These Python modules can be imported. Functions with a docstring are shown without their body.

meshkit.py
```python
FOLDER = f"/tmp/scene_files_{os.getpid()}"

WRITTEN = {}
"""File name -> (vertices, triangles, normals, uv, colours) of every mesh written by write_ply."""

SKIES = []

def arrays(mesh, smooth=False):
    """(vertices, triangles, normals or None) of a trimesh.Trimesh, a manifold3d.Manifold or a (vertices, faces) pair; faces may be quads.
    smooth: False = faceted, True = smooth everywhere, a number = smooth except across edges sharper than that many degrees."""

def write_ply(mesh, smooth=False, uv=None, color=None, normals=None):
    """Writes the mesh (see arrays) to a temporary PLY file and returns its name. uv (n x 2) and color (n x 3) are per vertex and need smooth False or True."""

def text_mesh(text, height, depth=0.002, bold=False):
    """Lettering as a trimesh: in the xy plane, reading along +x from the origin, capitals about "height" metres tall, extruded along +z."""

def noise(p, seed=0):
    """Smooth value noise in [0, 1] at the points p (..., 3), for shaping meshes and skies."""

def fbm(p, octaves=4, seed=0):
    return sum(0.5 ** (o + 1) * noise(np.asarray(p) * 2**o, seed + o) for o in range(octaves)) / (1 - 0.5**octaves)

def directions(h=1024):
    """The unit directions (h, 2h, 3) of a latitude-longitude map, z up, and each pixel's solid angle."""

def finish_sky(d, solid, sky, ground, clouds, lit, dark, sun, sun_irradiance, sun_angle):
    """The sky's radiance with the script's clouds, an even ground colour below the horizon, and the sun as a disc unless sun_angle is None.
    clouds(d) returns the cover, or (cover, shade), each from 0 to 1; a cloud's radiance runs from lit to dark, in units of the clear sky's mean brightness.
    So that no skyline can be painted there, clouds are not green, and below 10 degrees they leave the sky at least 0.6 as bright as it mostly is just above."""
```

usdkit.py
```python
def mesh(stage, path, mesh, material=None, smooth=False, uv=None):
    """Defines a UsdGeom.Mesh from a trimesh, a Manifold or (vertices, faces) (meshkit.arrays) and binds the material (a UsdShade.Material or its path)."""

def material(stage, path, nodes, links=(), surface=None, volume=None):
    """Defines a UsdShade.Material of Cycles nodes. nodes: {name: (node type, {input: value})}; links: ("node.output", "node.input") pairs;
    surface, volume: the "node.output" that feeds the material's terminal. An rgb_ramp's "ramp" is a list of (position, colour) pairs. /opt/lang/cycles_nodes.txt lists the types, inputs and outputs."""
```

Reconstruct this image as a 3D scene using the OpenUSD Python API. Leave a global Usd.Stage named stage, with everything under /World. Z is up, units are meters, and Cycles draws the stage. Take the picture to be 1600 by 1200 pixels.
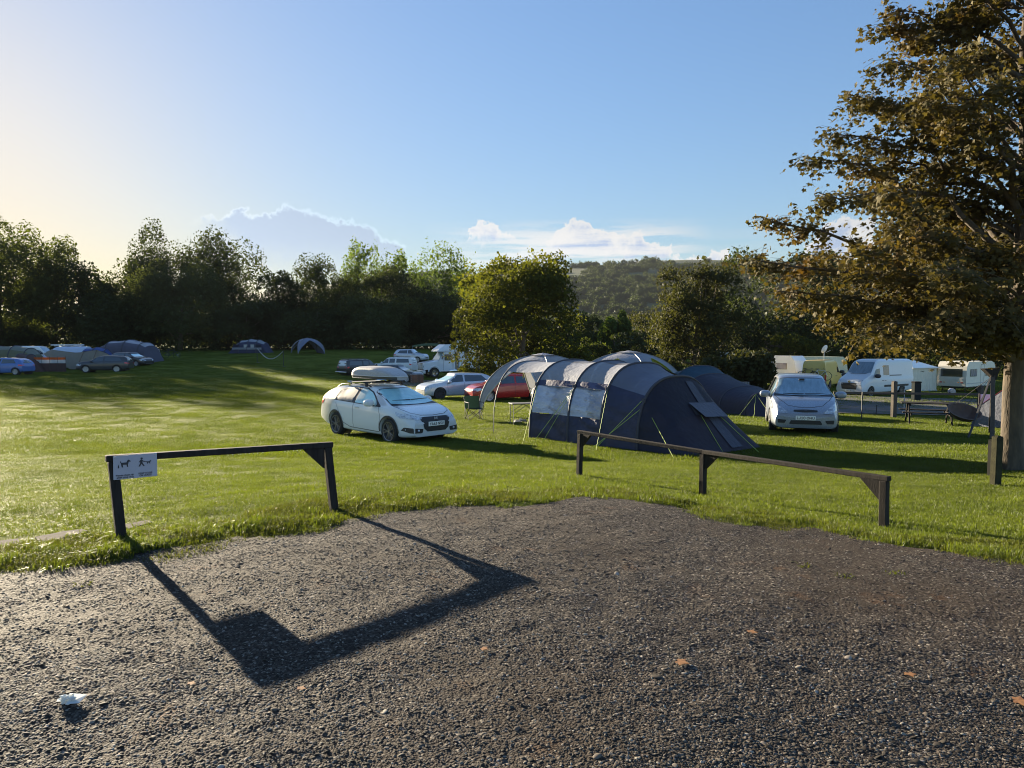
import math, numpy as np, trimesh, usdkit, meshkit
import manifold3d as m3
from scipy.interpolate import RBFInterpolator, PchipInterpolator, RegularGridInterpolator
from scipy.spatial import Delaunay
from shapely.geometry import Polygon, LineString, Point
from shapely import contains_xy
from pxr import Usd, UsdGeom, UsdLux, UsdShade, Gf, Sdf, Vt

stage = Usd.Stage.CreateInMemory()
UsdGeom.SetStageUpAxis(stage, UsdGeom.Tokens.z); UsdGeom.SetStageMetersPerUnit(stage, 1.0)
W_ = UsdGeom.Xform.Define(stage, '/World'); stage.SetDefaultPrim(W_.GetPrim())
stage.DefinePrim('/World/Looks', 'Scope')

# ---------------------------------------------------------------- camera
F, CX, CY, HORIZ, CAMZ = 1109.0, 800.0, 600.0, 535.0, 1.55          # measured on the 1600 px photograph
PITCH = math.atan((CY - HORIZ) / F)
cam = UsdGeom.Camera.Define(stage, '/World/camera')
cam.CreateHorizontalApertureAttr(36.0); cam.CreateVerticalApertureAttr(27.0)
cam.CreateFocalLengthAttr(36.0 * F / 1600.0); cam.CreateClippingRangeAttr(Gf.Vec2f(0.05, 20000))
cam.AddTranslateOp().Set(Gf.Vec3d(0, 0, CAMZ)); cam.AddRotateXOp().Set(90.0 - math.degrees(PITCH))
cam.CreateExposureAttr(2.62)

# ---------------------------------------------------------------- sun and sky
SUN_AZ, SUN_EL = math.radians(-40.0), math.radians(11.3)
SUN = np.array([math.sin(SUN_AZ) * math.cos(SUN_EL), math.cos(SUN_AZ) * math.cos(SUN_EL), math.sin(SUN_EL)])
sun = UsdLux.DistantLight.Define(stage, '/World/sun')
sun.CreateIntensityAttr(1.0); sun.CreateAngleAttr(0.5); sun.CreateNormalizeAttr(True); sun.CreateColorAttr(Gf.Vec3f(1.0, 0.85, 0.62))
sun.AddRotateZOp().Set(-math.degrees(SUN_AZ)); sun.AddRotateXOp().Set(-(90.0 - math.degrees(SUN_EL)))

def azel(px, py):
    az = math.atan((px - CX) / F)
    return az, math.atan((HORIZ - py) / F * math.cos(az))
AZ0, AZ1, ELS = -0.62, 0.62, 0.25
def skyramp(pts):
    return {"ramp": [((azel(px, 400)[0] - AZ0) / (AZ1 - AZ0), (azel(px, py)[1] / ELS,) * 3) for px, py in pts], "interpolate": True}
# cloud outlines as (azimuth, height) of their tops and bases, broken up by noise
TOP_A = [(262, 560), (285, 352), (310, 347), (350, 335), (385, 331), (420, 338), (438, 324), (470, 324), (480, 333), (510, 334), (530, 345), (560, 343), (575, 352), (600, 371), (640, 386), (660, 470)]
BOT_A = [(290, 352), (330, 372), (365, 405), (400, 440), (640, 440)]
TOP_B = [(640, 560), (690, 400), (728, 392), (742, 366), (752, 347), (765, 352), (772, 364), (790, 362), (798, 374), (804, 388), (850, 378), (870, 357), (897, 343), (915, 345), (932, 360), (948, 357), (968, 362), (985, 372), (998, 362), (1012, 370), (1026, 387), (1045, 384), (1056, 400), (1088, 404), (1098, 394), (1118, 390), (1140, 393), (1150, 412), (1230, 420), (1260, 380), (1290, 345), (1330, 340), (1350, 350), (1380, 420), (1600, 440)]
BOT_B = [(640, 378), (800, 378), (845, 384), (880, 396), (960, 402), (1060, 408), (1090, 430), (1600, 450)]
sky_nodes = {
    "sky": ("sky_texture", {"sky_type": "single_scattering", "sun_disc": False, "sun_elevation": SUN_EL, "sun_rotation": SUN_AZ, "altitude": 50.0, "air_density": 1.0, "aerosol_density": 0.45, "ozone_density": 1.6}),
    "raw": ("rgb_to_bw", {}), "den": ("math", {"math_type": "multiply_add", "value2": 0.30, "value3": 1.0}), "inv": ("math", {"math_type": "divide", "value1": 1.04}), "invc": ("combine_color", {}),
    "skc": ("mix_color", {"blend_type": "multiply", "fac": 1.0, "use_clamp": False}), "skt": ("mix_color", {"blend_type": "multiply", "fac": 1.0, "b": (0.935, 0.985, 1.12), "use_clamp": False}), "sks": ("hsv", {"saturation": 1.08}),
    "tc": ("texture_coordinate", {}), "xyz": ("separate_xyz", {}),
    "az": ("math", {"math_type": "arctan2"}), "el": ("math", {"math_type": "arcsine"}),
    "u": ("map_range", {"from_min": AZ0, "from_max": AZ1, "to_min": 0.0, "to_max": 1.0, "clamp": True}),
    "n1": ("noise_texture", {"scale": 55.0, "detail": 7.0, "roughness": 0.68}),
    "n1c": ("math", {"math_type": "multiply_add", "value2": 0.042, "value3": -0.021}),
    "nu": ("noise_texture", {"scale": 30.0, "detail": 5.0, "roughness": 0.6}),
    "nuc": ("math", {"math_type": "multiply_add", "value2": 0.05, "value3": -0.025}),
    "u2": ("math", {"math_type": "add"}),
    "ta": ("rgb_ramp", skyramp(TOP_A)), "ba": ("rgb_ramp", skyramp(BOT_A)), "tb": ("rgb_ramp", skyramp(TOP_B)), "bb": ("rgb_ramp", skyramp(BOT_B)),
}
sky_links = [("tc.generated", "xyz.vector"), ("xyz.x", "az.value1"), ("xyz.y", "az.value2"), ("xyz.z", "el.value1"), ("az.value", "u.value"),
             ("tc.generated", "n1.vector"), ("n1.fac", "n1c.value1"), ("tc.generated", "nu.vector"), ("nu.fac", "nuc.value1"), ("u.result", "u2.value1"), ("nuc.value", "u2.value2"),
             ("u2.value", "ta.fac"), ("u2.value", "ba.fac"), ("u2.value", "tb.fac"), ("u2.value", "bb.fac")]
def _band(key, ramp, soft0, soft1, sign=1):
    """smooth mask of (ramp height - elevation + noise)"""
    sky_nodes[key + "h"] = ("math", {"math_type": "multiply", "value2": ELS})
    sky_nodes[key + "d"] = ("math", {"math_type": "subtract"})
    sky_nodes[key + "e"] = ("math", {"math_type": "add"})
    sky_nodes[key] = ("map_range", {"range_type": "smoothstep", "from_min": soft0, "from_max": soft1, "to_min": 0.0, "to_max": 1.0, "clamp": True})
    sky_links.extend([(ramp + ".color", key + "h.value1"), ((key + "h.value", key + "d.value1") if sign > 0 else (key + "h.value", key + "d.value2")),
                      (("el.value", key + "d.value2") if sign > 0 else ("el.value", key + "d.value1")), (key + "d.value", key + "e.value1"), ("n1c.value", key + "e.value2"), (key + "e.value", key + ".value")])
_band("ma", "ta", 0.0, 0.005); _band("mb", "ba", -0.006, 0.060, -1); _band("mr", "ta", 0.0, 0.009)
_band("me", "bb", -0.008, 0.010, -1); _band("mc", "tb", 0.0, 0.004); _band("md", "tb", 0.002, 0.022)
sky_nodes |= {
    "bw": ("rgb_to_bw", {}), "bwc": ("combine_color", {}),
    "lit": ("mix_color", {"blend_type": "multiply", "fac": 1.0, "b": (1.42, 1.41, 1.40), "use_clamp": False}),
    "litA": ("mix_color", {"blend_type": "multiply", "fac": 1.0, "b": (1.55, 1.50, 1.42), "use_clamp": False}),
    "dkA": ("mix_color", {"blend_type": "multiply", "fac": 1.0, "b": (0.70, 0.86, 1.12), "use_clamp": False}),
    "dkB": ("mix_color", {"blend_type": "multiply", "fac": 1.0, "b": (0.74, 0.92, 1.28), "use_clamp": False}),
    "mA": ("math", {"math_type": "multiply"}), "mA2": ("math", {"math_type": "multiply", "value2": 0.85}),
    "colA": ("mix_color", {"use_clamp": False}), "colB": ("mix_color", {"use_clamp": False}),
    "s1": ("mix_color", {"use_clamp": False}), "s2": ("mix_color", {"use_clamp": False}), "s3": ("mix_color", {"use_clamp": False}),
    "n2": ("noise_texture", {"scale": 26.0, "detail": 4.0, "roughness": 0.6}),
    "shB": ("math", {"math_type": "multiply"}), "shBr": ("map_range", {"range_type": "smoothstep", "from_min": 0.36, "from_max": 0.54, "to_min": 0.0, "to_max": 1.0, "clamp": True}),
    "mC1": ("math", {"math_type": "multiply"}), "mC2": ("math", {"math_type": "multiply", "value2": 0.94}),
    # thin level streaks between the cumulus
    "stv": ("vector_math", {"math_type": "multiply", "vector2": (7.0, 7.0, 85.0)}), "stn": ("noise_texture", {"scale": 1.0, "detail": 5.0, "roughness": 0.6}),
    "str": ("map_range", {"range_type": "smoothstep", "from_min": 0.38, "from_max": 0.58, "to_min": 0.0, "to_max": 0.9, "clamp": True}),
    "stw": ("rgb_ramp", {"ramp": [(0.0, (0, 0, 0)), (0.40, (0, 0, 0)), (0.50, (0.8, 0.8, 0.8)), (0.56, (1, 1, 1)), (0.66, (0.9, 0.9, 0.9)), (0.72, (0.1, 0.1, 0.1)), (1.0, (0, 0, 0))]}),
    "ste": ("rgb_ramp", {"ramp": [(0.0, (1, 1, 1)), (0.42, (1, 1, 1)), (0.58, (1, 1, 1)), (0.68, (0, 0, 0)), (1.0, (0, 0, 0))]}),
    "elu": ("math", {"math_type": "multiply", "value2": 1.0 / ELS}),
    "stm": ("math", {"math_type": "multiply"}), "stm2": ("math", {"math_type": "multiply"}),
    "bg": ("background_shader", {"strength": 0.05}),
}
sky_links += [("sky.color", "raw.color"), ("raw.val", "den.value1"), ("den.value", "inv.value2"), ("inv.value", "invc.r"), ("inv.value", "invc.g"), ("inv.value", "invc.b"), ("sky.color", "skc.a"), ("invc.color", "skc.b"), ("skc.result", "skt.a"), ("skt.result", "sks.color"), ("sks.color", "bw.color"), ("bw.val", "bwc.r"), ("bw.val", "bwc.g"), ("bw.val", "bwc.b"), ("bwc.color", "lit.a"), ("sks.color", "litA.a"), ("bwc.color", "dkA.a"), ("bwc.color", "dkB.a"),
              ("ma.result", "mA.value1"), ("mb.result", "mA.value2"), ("mA.value", "mA2.value1"),
              ("mr.result", "colA.fac"), ("litA.result", "colA.a"), ("dkA.result", "colA.b"),
              ("tc.generated", "n2.vector"), ("n2.fac", "shBr.value"), ("md.result", "shB.value1"), ("shBr.result", "shB.value2"),
              ("shB.value", "colB.fac"), ("lit.result", "colB.a"), ("dkB.result", "colB.b"), ("mc.result", "mC1.value1"), ("me.result", "mC1.value2"), ("mC1.value", "mC2.value1"),
              ("sks.color", "s1.a"), ("colA.result", "s1.b"), ("mA2.value", "s1.fac"),
              ("s1.result", "s2.a"), ("colB.result", "s2.b"), ("mC2.value", "s2.fac"),
              ("tc.generated", "stv.vector1"), ("stv.vector", "stn.vector"), ("stn.fac", "str.value"), ("u.result", "stw.fac"), ("el.value", "elu.value1"), ("elu.value", "ste.fac"),
              ("str.result", "stm.value1"), ("stw.color", "stm.value2"), ("stm.value", "stm2.value1"), ("ste.color", "stm2.value2"),
              ("s2.result", "s3.a"), ("lit.result", "s3.b"), ("stm2.value", "s3.fac"), ("s3.result", "bg.color")]
sky_mat = usdkit.material(stage, '/World/Looks/sky_look', sky_nodes, sky_links, surface="bg.background")
dome = UsdLux.DomeLight.Define(stage, '/World/sky'); dome.CreateIntensityAttr(1.0)
UsdShade.MaterialBindingAPI.Apply(dome.GetPrim()).Bind(sky_mat)
dome.GetPrim().SetCustomDataByKey('kind', 'structure')

# ---------------------------------------------------------------- naming, grouping
_used = {}
def numbered(parent, name):
    k = (parent, name); n = _used.get(k, 0); _used[k] = n + 1
    return f"{parent}/{name}" if n == 0 else f"{parent}/{name}_{n:03d}"
def tag(p, label=None, cat=None, group=None, kind=None):
    p = p.GetPrim() if hasattr(p, 'GetPrim') else p
    for k, v in (('label', label), ('category', cat), ('group', group), ('kind', kind)):
        if v: p.SetCustomDataByKey(k, v)
    return p
def thing(name, label, cat, loc=(0, 0, 0), rz=0.0, group=None, tilt=None):
    x = UsdGeom.Xform.Define(stage, numbered('/World', name)); x.AddTranslateOp().Set(Gf.Vec3d(*map(float, loc))); x.AddRotateZOp().Set(float(math.degrees(rz)))
    if tilt: x.AddRotateXYZOp().Set(Gf.Vec3f(*map(float, tilt)))
    tag(x, label, cat, group)
    return str(x.GetPath())
def part(parent, name, mesh, mat, smooth=False, label=None, kind=None):
    p = numbered(parent, name)
    usdkit.mesh(stage, p, mesh, mat, smooth=smooth)
    tag(stage.GetPrimAtPath(p), label, kind=kind)
    return p
def struct(name, mesh, mat, smooth=False, parent='/World'):
    p = numbered(parent, name); usdkit.mesh(stage, p, mesh, mat, smooth=smooth)
    if parent == '/World': tag(stage.GetPrimAtPath(p), kind='structure')
    return p
def instancer(name, protos, mats, pos, quats, scales, idx, label, cat, smooth=False):
    path = numbered('/World', name); pi = UsdGeom.PointInstancer.Define(stage, path)
    ps = []
    for k, (m, mt) in enumerate(zip(protos, mats)):
        q = f"{path}/{name}_piece" + (f"_{k:03d}" if k else ""); usdkit.mesh(stage, q, m, mt, smooth=smooth); ps.append(Sdf.Path(q))
    pi.CreatePrototypesRel().SetTargets(ps)
    pi.CreatePositionsAttr(Vt.Vec3fArray.FromNumpy(np.asarray(pos, np.float32)))
    q = np.asarray(quats, float)
    pi.CreateOrientationsAttr(Vt.QuathArray([Gf.Quath(float(a), float(b), float(c), float(d)) for a, b, c, d in q]))
    pi.CreateScalesAttr(Vt.Vec3fArray.FromNumpy(np.asarray(scales, np.float32)))
    pi.CreateProtoIndicesAttr(Vt.IntArray.FromNumpy(np.asarray(idx, np.int32)))
    tag(pi.GetPrim(), label, cat, kind='stuff')
    return path

# ---------------------------------------------------------------- small mesh kit
cat_ = trimesh.util.concatenate
def T(m, t): m = m.copy(); m.apply_translation(t); return m
def Rz(a): return trimesh.transformations.rotation_matrix(a, [0, 0, 1])
def R(a, ax): return trimesh.transformations.rotation_matrix(a, ax)
def rbox(sx, sy, sz, c=(0, 0, 0), b=0.01):
    """box with chamfered edges"""
    b = min(b, 0.45 * min(sx, sy, sz)); h = np.array([sx, sy, sz]) / 2; pts = []
    for s in np.ndindex(2, 2, 2):
        s = np.array(s) * 2 - 1
        for k in range(3):
            d = np.full(3, b); d[k] = 0; pts.append(s * (h - d))
    m = trimesh.convex.convex_hull(np.array(pts)); m.apply_translation(c); return m
def hull(pts): return trimesh.convex.convex_hull(np.asarray(pts, float))
def bar(a, b, w, h=None, up=(0, 0, 1), bev=0.004):
    """straight timber from a to b, section w x h"""
    a, b = np.asarray(a, float), np.asarray(b, float); h = h or w; d = b - a; L = np.linalg.norm(d); z = d / L
    x = np.cross(up, z); x = np.array([1.0, 0, 0]) if np.linalg.norm(x) < 1e-6 else x / np.linalg.norm(x); y = np.cross(z, x)
    m = rbox(w, h, L, b=min(bev, .3 * min(w, h))); M = np.eye(4); M[:3, 0], M[:3, 1], M[:3, 2], M[:3, 3] = x, y, z, (a + b) / 2
    m.apply_transform(M); return m
def tube(pts, r, n=6, cap=True):
    """swept round bar through pts, radius r (number or per point)"""
    P = np.asarray(pts, float); k = len(P); r = np.broadcast_to(np.asarray(r, float), (k,))
    t = np.gradient(P, axis=0); t /= np.maximum(np.linalg.norm(t, axis=1, keepdims=True), 1e-9)
    ref = np.array([0, 0, 1.0]) if abs(t[0, 2]) < .9 else np.array([1.0, 0, 0])
    u = np.cross(t[0], ref); u /= np.linalg.norm(u); V = []
    ang = np.linspace(0, 2 * np.pi, n, endpoint=False)
    for i in range(k):
        u = u - t[i] * (u @ t[i]); u /= np.linalg.norm(u); v = np.cross(t[i], u)
        V.append(P[i] + r[i] * (np.cos(ang)[:, None] * u + np.sin(ang)[:, None] * v))
    V = np.vstack(V); f = []
    i, j = np.meshgrid(np.arange(k - 1), np.arange(n), indexing='ij'); i, j = i.ravel(), j.ravel(); j2 = (j + 1) % n
    a, b, c, d = i * n + j, i * n + j2, (i + 1) * n + j2, (i + 1) * n + j
    f = np.vstack([np.stack([a, c, b], 1), np.stack([a, d, c], 1)])
    if cap:
        V = np.vstack([V, P[:1], P[-1:]]); q = np.arange(n); q2 = (q + 1) % n; e = (k - 1) * n
        f = np.vstack([f, np.stack([q, q2, np.full(n, k * n)], 1), np.stack([e + q2, e + q, np.full(n, k * n + 1)], 1)])
    return trimesh.Trimesh(V, f, process=False)
def gridmesh(P):
    """P (a, b, 3) -> surface"""
    P = np.asarray(P, float); a, b = P.shape[:2]; i, j = np.meshgrid(np.arange(a - 1), np.arange(b - 1), indexing='ij'); k = (i * b + j).ravel()
    return trimesh.Trimesh(P.reshape(-1, 3), np.vstack([np.stack([k, k + 1, k + b + 1], 1), np.stack([k, k + b + 1, k + b], 1)]), process=False)
def lathe(prof, n=24, axis='y'):
    """profile (r, h) revolved about an axis"""
    m = trimesh.creation.revolve(np.asarray(prof, float), sections=n)
    if axis == 'y': m.apply_transform(R(-np.pi / 2, [1, 0, 0]))
    return m
def extrude(poly, d): return trimesh.creation.extrude_polygon(poly if hasattr(poly, 'exterior') else Polygon(poly), d, engine='earcut')
def man(m): return m3.Manifold(m3.Mesh(np.asarray(m.vertices, np.float32), np.asarray(m.faces, np.uint32)))
def unman(m): q = m.to_mesh(); return trimesh.Trimesh(q.vert_properties[:, :3], q.tri_verts, process=False)

# ---------------------------------------------------------------- materials
_m = {}
def mat(name, color, rough=0.6, metal=0.0, var=0.0, scale=6.0, bump=0.0, bscale=60.0, color2=None, spec=0.5, coat=0.0, transl=0.0, stretch=None, sheen=0.0, detail=4.0, bdist=0.01, rvar=0.0):
    if name in _m: return _m[name]
    c = np.array(color, float); c2 = np.array(color2 if color2 is not None else c * (1 - var), float)
    n = {"tc": ("texture_coordinate", {}), "mp": ("mapping", {"scale": stretch or (1, 1, 1)}),
         "n": ("noise_texture", {"scale": scale, "detail": detail, "roughness": 0.6}),
         "r": ("rgb_ramp", {"ramp": [(0.3, c), (0.7, c2)]}),
         "p": ("principled_bsdf", {"roughness": rough, "metallic": metal, "specular_ior_level": spec, "coat_weight": coat, "coat_roughness": 0.06, "sheen_weight": sheen})}
    l = [("tc.object", "mp.vector"), ("mp.vector", "n.vector")]
    if var or color2 is not None: l += [("n.fac", "r.fac"), ("r.color", "p.base_color")]
    else: n["p"][1]["base_color"] = tuple(c)
    if rvar:
        n["rr"] = ("map_range", {"from_min": 0.3, "from_max": 0.7, "to_min": rough - rvar, "to_max": rough + rvar}); l += [("n.fac", "rr.value"), ("rr.result", "p.roughness")]
    if bump:
        n["bn"] = ("noise_texture", {"scale": bscale, "detail": 3.0}); n["b"] = ("bump", {"strength": bump, "distance": bdist})
        l += [("mp.vector", "bn.vector"), ("bn.fac", "b.height"), ("b.normal", "p.normal")]
    out = "p.BSDF"
    if transl:
        n["t"] = ("translucent_bsdf", {"color": tuple(c)}); n["mx"] = ("mix_closure", {"fac": transl}); out = "mx.closure"
        if var or color2 is not None: l += [("r.color", "t.color")]
        l += [("p.BSDF", "mx.closure1"), ("t.BSDF", "mx.closure2")]
    _m[name] = usdkit.material(stage, '/World/Looks/' + name, n, l, surface=out)
    return _m[name]
def leafmat(name, ramp, transl=0.4, rough=0.65, spec=0.18, tr_gain=1.0, scale=0.6):
    """foliage: colour varies leaf by leaf and in drifts through the crown; light passes through"""
    n = {"g": ("geometry", {}), "n": ("noise_texture", {"scale": scale, "detail": 2.0}), "a": ("math", {"math_type": "multiply_add", "value2": 0.55}),
         "s": ("math", {"math_type": "multiply", "value2": 0.45}), "r": ("rgb_ramp", {"ramp": ramp}),
         "p": ("principled_bsdf", {"roughness": rough, "specular_ior_level": spec}), "k": ("mix_color", {"blend_type": "multiply", "fac": 1.0, "b": (1.25 * tr_gain, 1.15 * tr_gain, 0.45 * tr_gain), "use_clamp": False}),
         "t": ("translucent_bsdf", {}), "m": ("mix_closure", {"fac": transl})}
    l = [("g.position", "n.vector"), ("n.fac", "s.value1"), ("g.random_per_island", "a.value1"), ("s.value", "a.value3"), ("a.value", "r.fac"),
         ("r.color", "p.base_color"), ("r.color", "k.a"), ("k.result", "t.color"), ("p.BSDF", "m.closure1"), ("t.BSDF", "m.closure2")]
    _m[name] = usdkit.material(stage, '/World/Looks/' + name, n, l, surface="m.closure"); return _m[name]

# ---------------------------------------------------------------- reading the photograph's geometry into the place
def ray(px, py):
    xr, yr = (px - CX) / F, (CY - py) / F
    return np.array([xr, math.cos(PITCH) + yr * math.sin(PITCH), -math.sin(PITCH) + yr * math.cos(PITCH)])
def atY(px, py, Y):
    d = ray(px, py); return np.array([0, 0, CAMZ]) + d * (Y / d[1])
def atdrop(px, py, D):
    d = ray(px, py); return np.array([0, 0, CAMZ]) + d * (-D / d[2])

_ctl = [atdrop(*c) for c in [
    (190, 845, 1.58), (522, 797, 1.60), (905, 743, 2.03), (1098, 773, 1.96), (1381, 822, 1.82),
    (0, 905, 1.54), (200, 878, 1.555), (400, 850, 1.58), (750, 800, 1.60), (950, 782, 1.65), (1150, 825, 1.64), (1450, 868, 1.61), (1600, 884, 1.60),
    (610, 690, 2.6), (828, 683, 2.58), (1085, 712, 2.52), (1190, 700, 2.58), (1255, 674, 2.55), (1580, 730, 2.25),
    (705, 623, 3.15), (790, 627, 3.1), (690, 590, 3.45), (165, 580, 2.85), (15, 584, 2.8), (395, 551, 1.45), (480, 553, 1.5), (640, 566, 2.5), (575, 587, 3.5), (640, 595, 3.45),
    (1370, 617, 3.6), (1500, 612, 4.0), (1300, 632, 3.3), (1450, 665, 2.85), (1280, 606, 3.7), (0, 760, 1.9), (100, 640, 2.6), (300, 600, 2.9), (350, 570, 2.2), (1150, 620, 3.3), (950, 640, 2.9)]]
_ctl += [np.array(c, float) for c in [(x, y, 0.0) for x in (-5, -2, 0, 2, 5) for y in (-4, 0, 2.5)] + [(-14, 3, 0.0), (14, 3, 0.0), (-14, -4, 0), (14, -4, 0)]
         + [(-90, 100, -0.2), (-60, 110, 0.3), (-20, 120, 0.6), (20, 130, -0.5), (60, 110, -2.2), (100, 100, -2.5), (-160, 90, 0), (160, 90, -2.5), (-300, 300, 3), (0, 300, -4), (300, 300, -4),
            (-900, 900, 5), (0, 900, 0), (900, 900, 0), (-3000, 3000, 5), (0, 3000, 5), (3000, 3000, 5), (-60, 40, -1.2), (70, 40, -1.9), (-30, 15, -.5), (30, 15, -.9)]]
_ctl = np.array(_ctl)
def _uv(x, y):
    s = np.maximum(y, -5.0) + 8.0
    return np.stack([np.asarray(x) / s, np.log(s)], -1)
_rbf = RBFInterpolator(_uv(_ctl[:, 0], _ctl[:, 1]), _ctl[:, 2], kernel='thin_plate_spline', smoothing=2e-4)
def H(x, y):
    x, y = np.broadcast_arrays(np.asarray(x, float), np.asarray(y, float))
    return _rbf(_uv(x, y).reshape(-1, 2)).reshape(x.shape)
def at(px, py):
    """the point of the ground that the pixel sees"""
    Y = np.geomspace(1.8, 420, 900); d = ray(px, py); P = np.array([0, 0, CAMZ])[None] + d[None] * (Y / d[1])[:, None]
    g = P[:, 2] - H(P[:, 0], P[:, 1]); k = np.argmax(g < 0) if (g < 0).any() else len(Y) - 1
    k = max(k, 1); t = g[k - 1] / (g[k - 1] - g[k] + 1e-9); p = P[k - 1] + (P[k] - P[k - 1]) * np.clip(t, 0, 1)
    return np.array([p[0], p[1], float(H(p[0], p[1]))])
def ground(x, y): return np.array([x, y, float(H(x, y))])
rng = np.random.default_rng(7)
# ================================================================ THE GROUND
EDGE = np.array([at(px, py)[:2] for px, py in [(0, 903), (140, 890), (210, 868), (330, 858), (400, 848), (550, 823), (650, 803), (750, 797), (850, 789), (950, 780), (1050, 797), (1150, 822), (1300, 838), (1450, 863), (1600, 880)]])
EDGE = np.vstack([[(-30, -2.0), (-9.0, 2.3)], EDGE, [(EDGE[-1, 0] + 2.2, EDGE[-1, 1] - .7), (30, -1.0)]])
EDGE = EDGE[np.argsort(EDGE[:, 0])]
def yedge(x):
    x = np.asarray(x, float); q = np.stack([x * 2.2, x * 0, x * 0], -1)
    return np.interp(x, EDGE[:, 0], EDGE[:, 1]) + 0.55 * (meshkit.fbm(q, 5, 3) - 0.5) + 0.16 * (meshkit.fbm(q * 4.7, 3, 13) - .5)
def lumps(x, y):
    """small unevenness of the lawn, strongest on the verge along the gravel"""
    d = y - yedge(x); q = np.stack([x, y, x * 0], -1)
    verge = np.clip((d - .08) / .35, 0, 1) * (0.35 + np.exp(-np.clip(d, 0, 9) / 0.7))
    return verge * (0.125 * (meshkit.fbm(q * 2.3, 4, 5) - .38)) + np.clip((d - .4) / 2, 0, 1) * 0.05 * (meshkit.fbm(q * .35, 3, 9) - .5)
def Hl(x, y): return H(x, y) + lumps(np.asarray(x, float), np.asarray(y, float))

uu = np.tan(np.linspace(-1.32, 1.32, 300)) * .42; vv = np.concatenate([np.linspace(math.log(3.0), math.log(9.5), 24)[:-1], np.linspace(math.log(9.5), math.log(40), 260)[:-1], np.linspace(math.log(40), math.log(4000), 130)])
V, U = np.meshgrid(vv, uu, indexing='ij'); Yg = np.exp(V) - 8; Xg = U * np.exp(V)
G = np.stack([Xg, Yg, Hl(Xg, Yg)], -1)
lawn_nodes = {
    "g": ("geometry", {}), "mp": ("mapping", {"scale": (1, 1, 1)}), "n1": ("noise_texture", {"scale": 0.12, "detail": 4.0, "roughness": 0.6}), "n2": ("noise_texture", {"scale": 1.3, "detail": 6.0, "roughness": 0.65}),
    "n3": ("noise_texture", {"scale": 26.0, "detail": 5.0, "roughness": 0.7}), "mx": ("mix_float", {"fac": 0.45}), "mx2": ("mix_float", {"fac": 0.4}),
    "r": ("rgb_ramp", {"ramp": [(0.30, (0.042, 0.062, 0.012)), (0.43, (0.090, 0.118, 0.016)), (0.56, (0.140, 0.166, 0.020)), (0.70, (0.195, 0.202, 0.028))]}),
    "b1": ("noise_texture", {"scale": 55.0, "detail": 4.0, "roughness": 0.7}), "bp": ("bump", {"strength": 1.0, "distance": 0.06}),
    "b2": ("noise_texture", {"scale": 4.0, "detail": 5.0, "roughness": 0.7}), "bp2": ("bump", {"strength": 0.7, "distance": 0.12}),
    "p": ("principled_bsdf", {"roughness": 0.9, "specular_ior_level": 0.05})}
lawn_l = [("g.position", "n1.vector"), ("g.position", "n2.vector"), ("g.position", "n3.vector"), ("n1.fac", "mx.a"), ("n2.fac", "mx.b"), ("mx.result", "mx2.a"), ("n3.fac", "mx2.b"), ("mx2.result", "r.fac"), ("r.color", "p.base_color"),
          ("g.position", "b1.vector"), ("g.position", "b2.vector"), ("b2.fac", "bp2.height"), ("b1.fac", "bp.height"), ("bp2.normal", "bp.normal"), ("bp.normal", "p.normal")]
LAWN = usdkit.material(stage, '/World/Looks/lawn_look', lawn_nodes, lawn_l, surface="p.BSDF")
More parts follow.
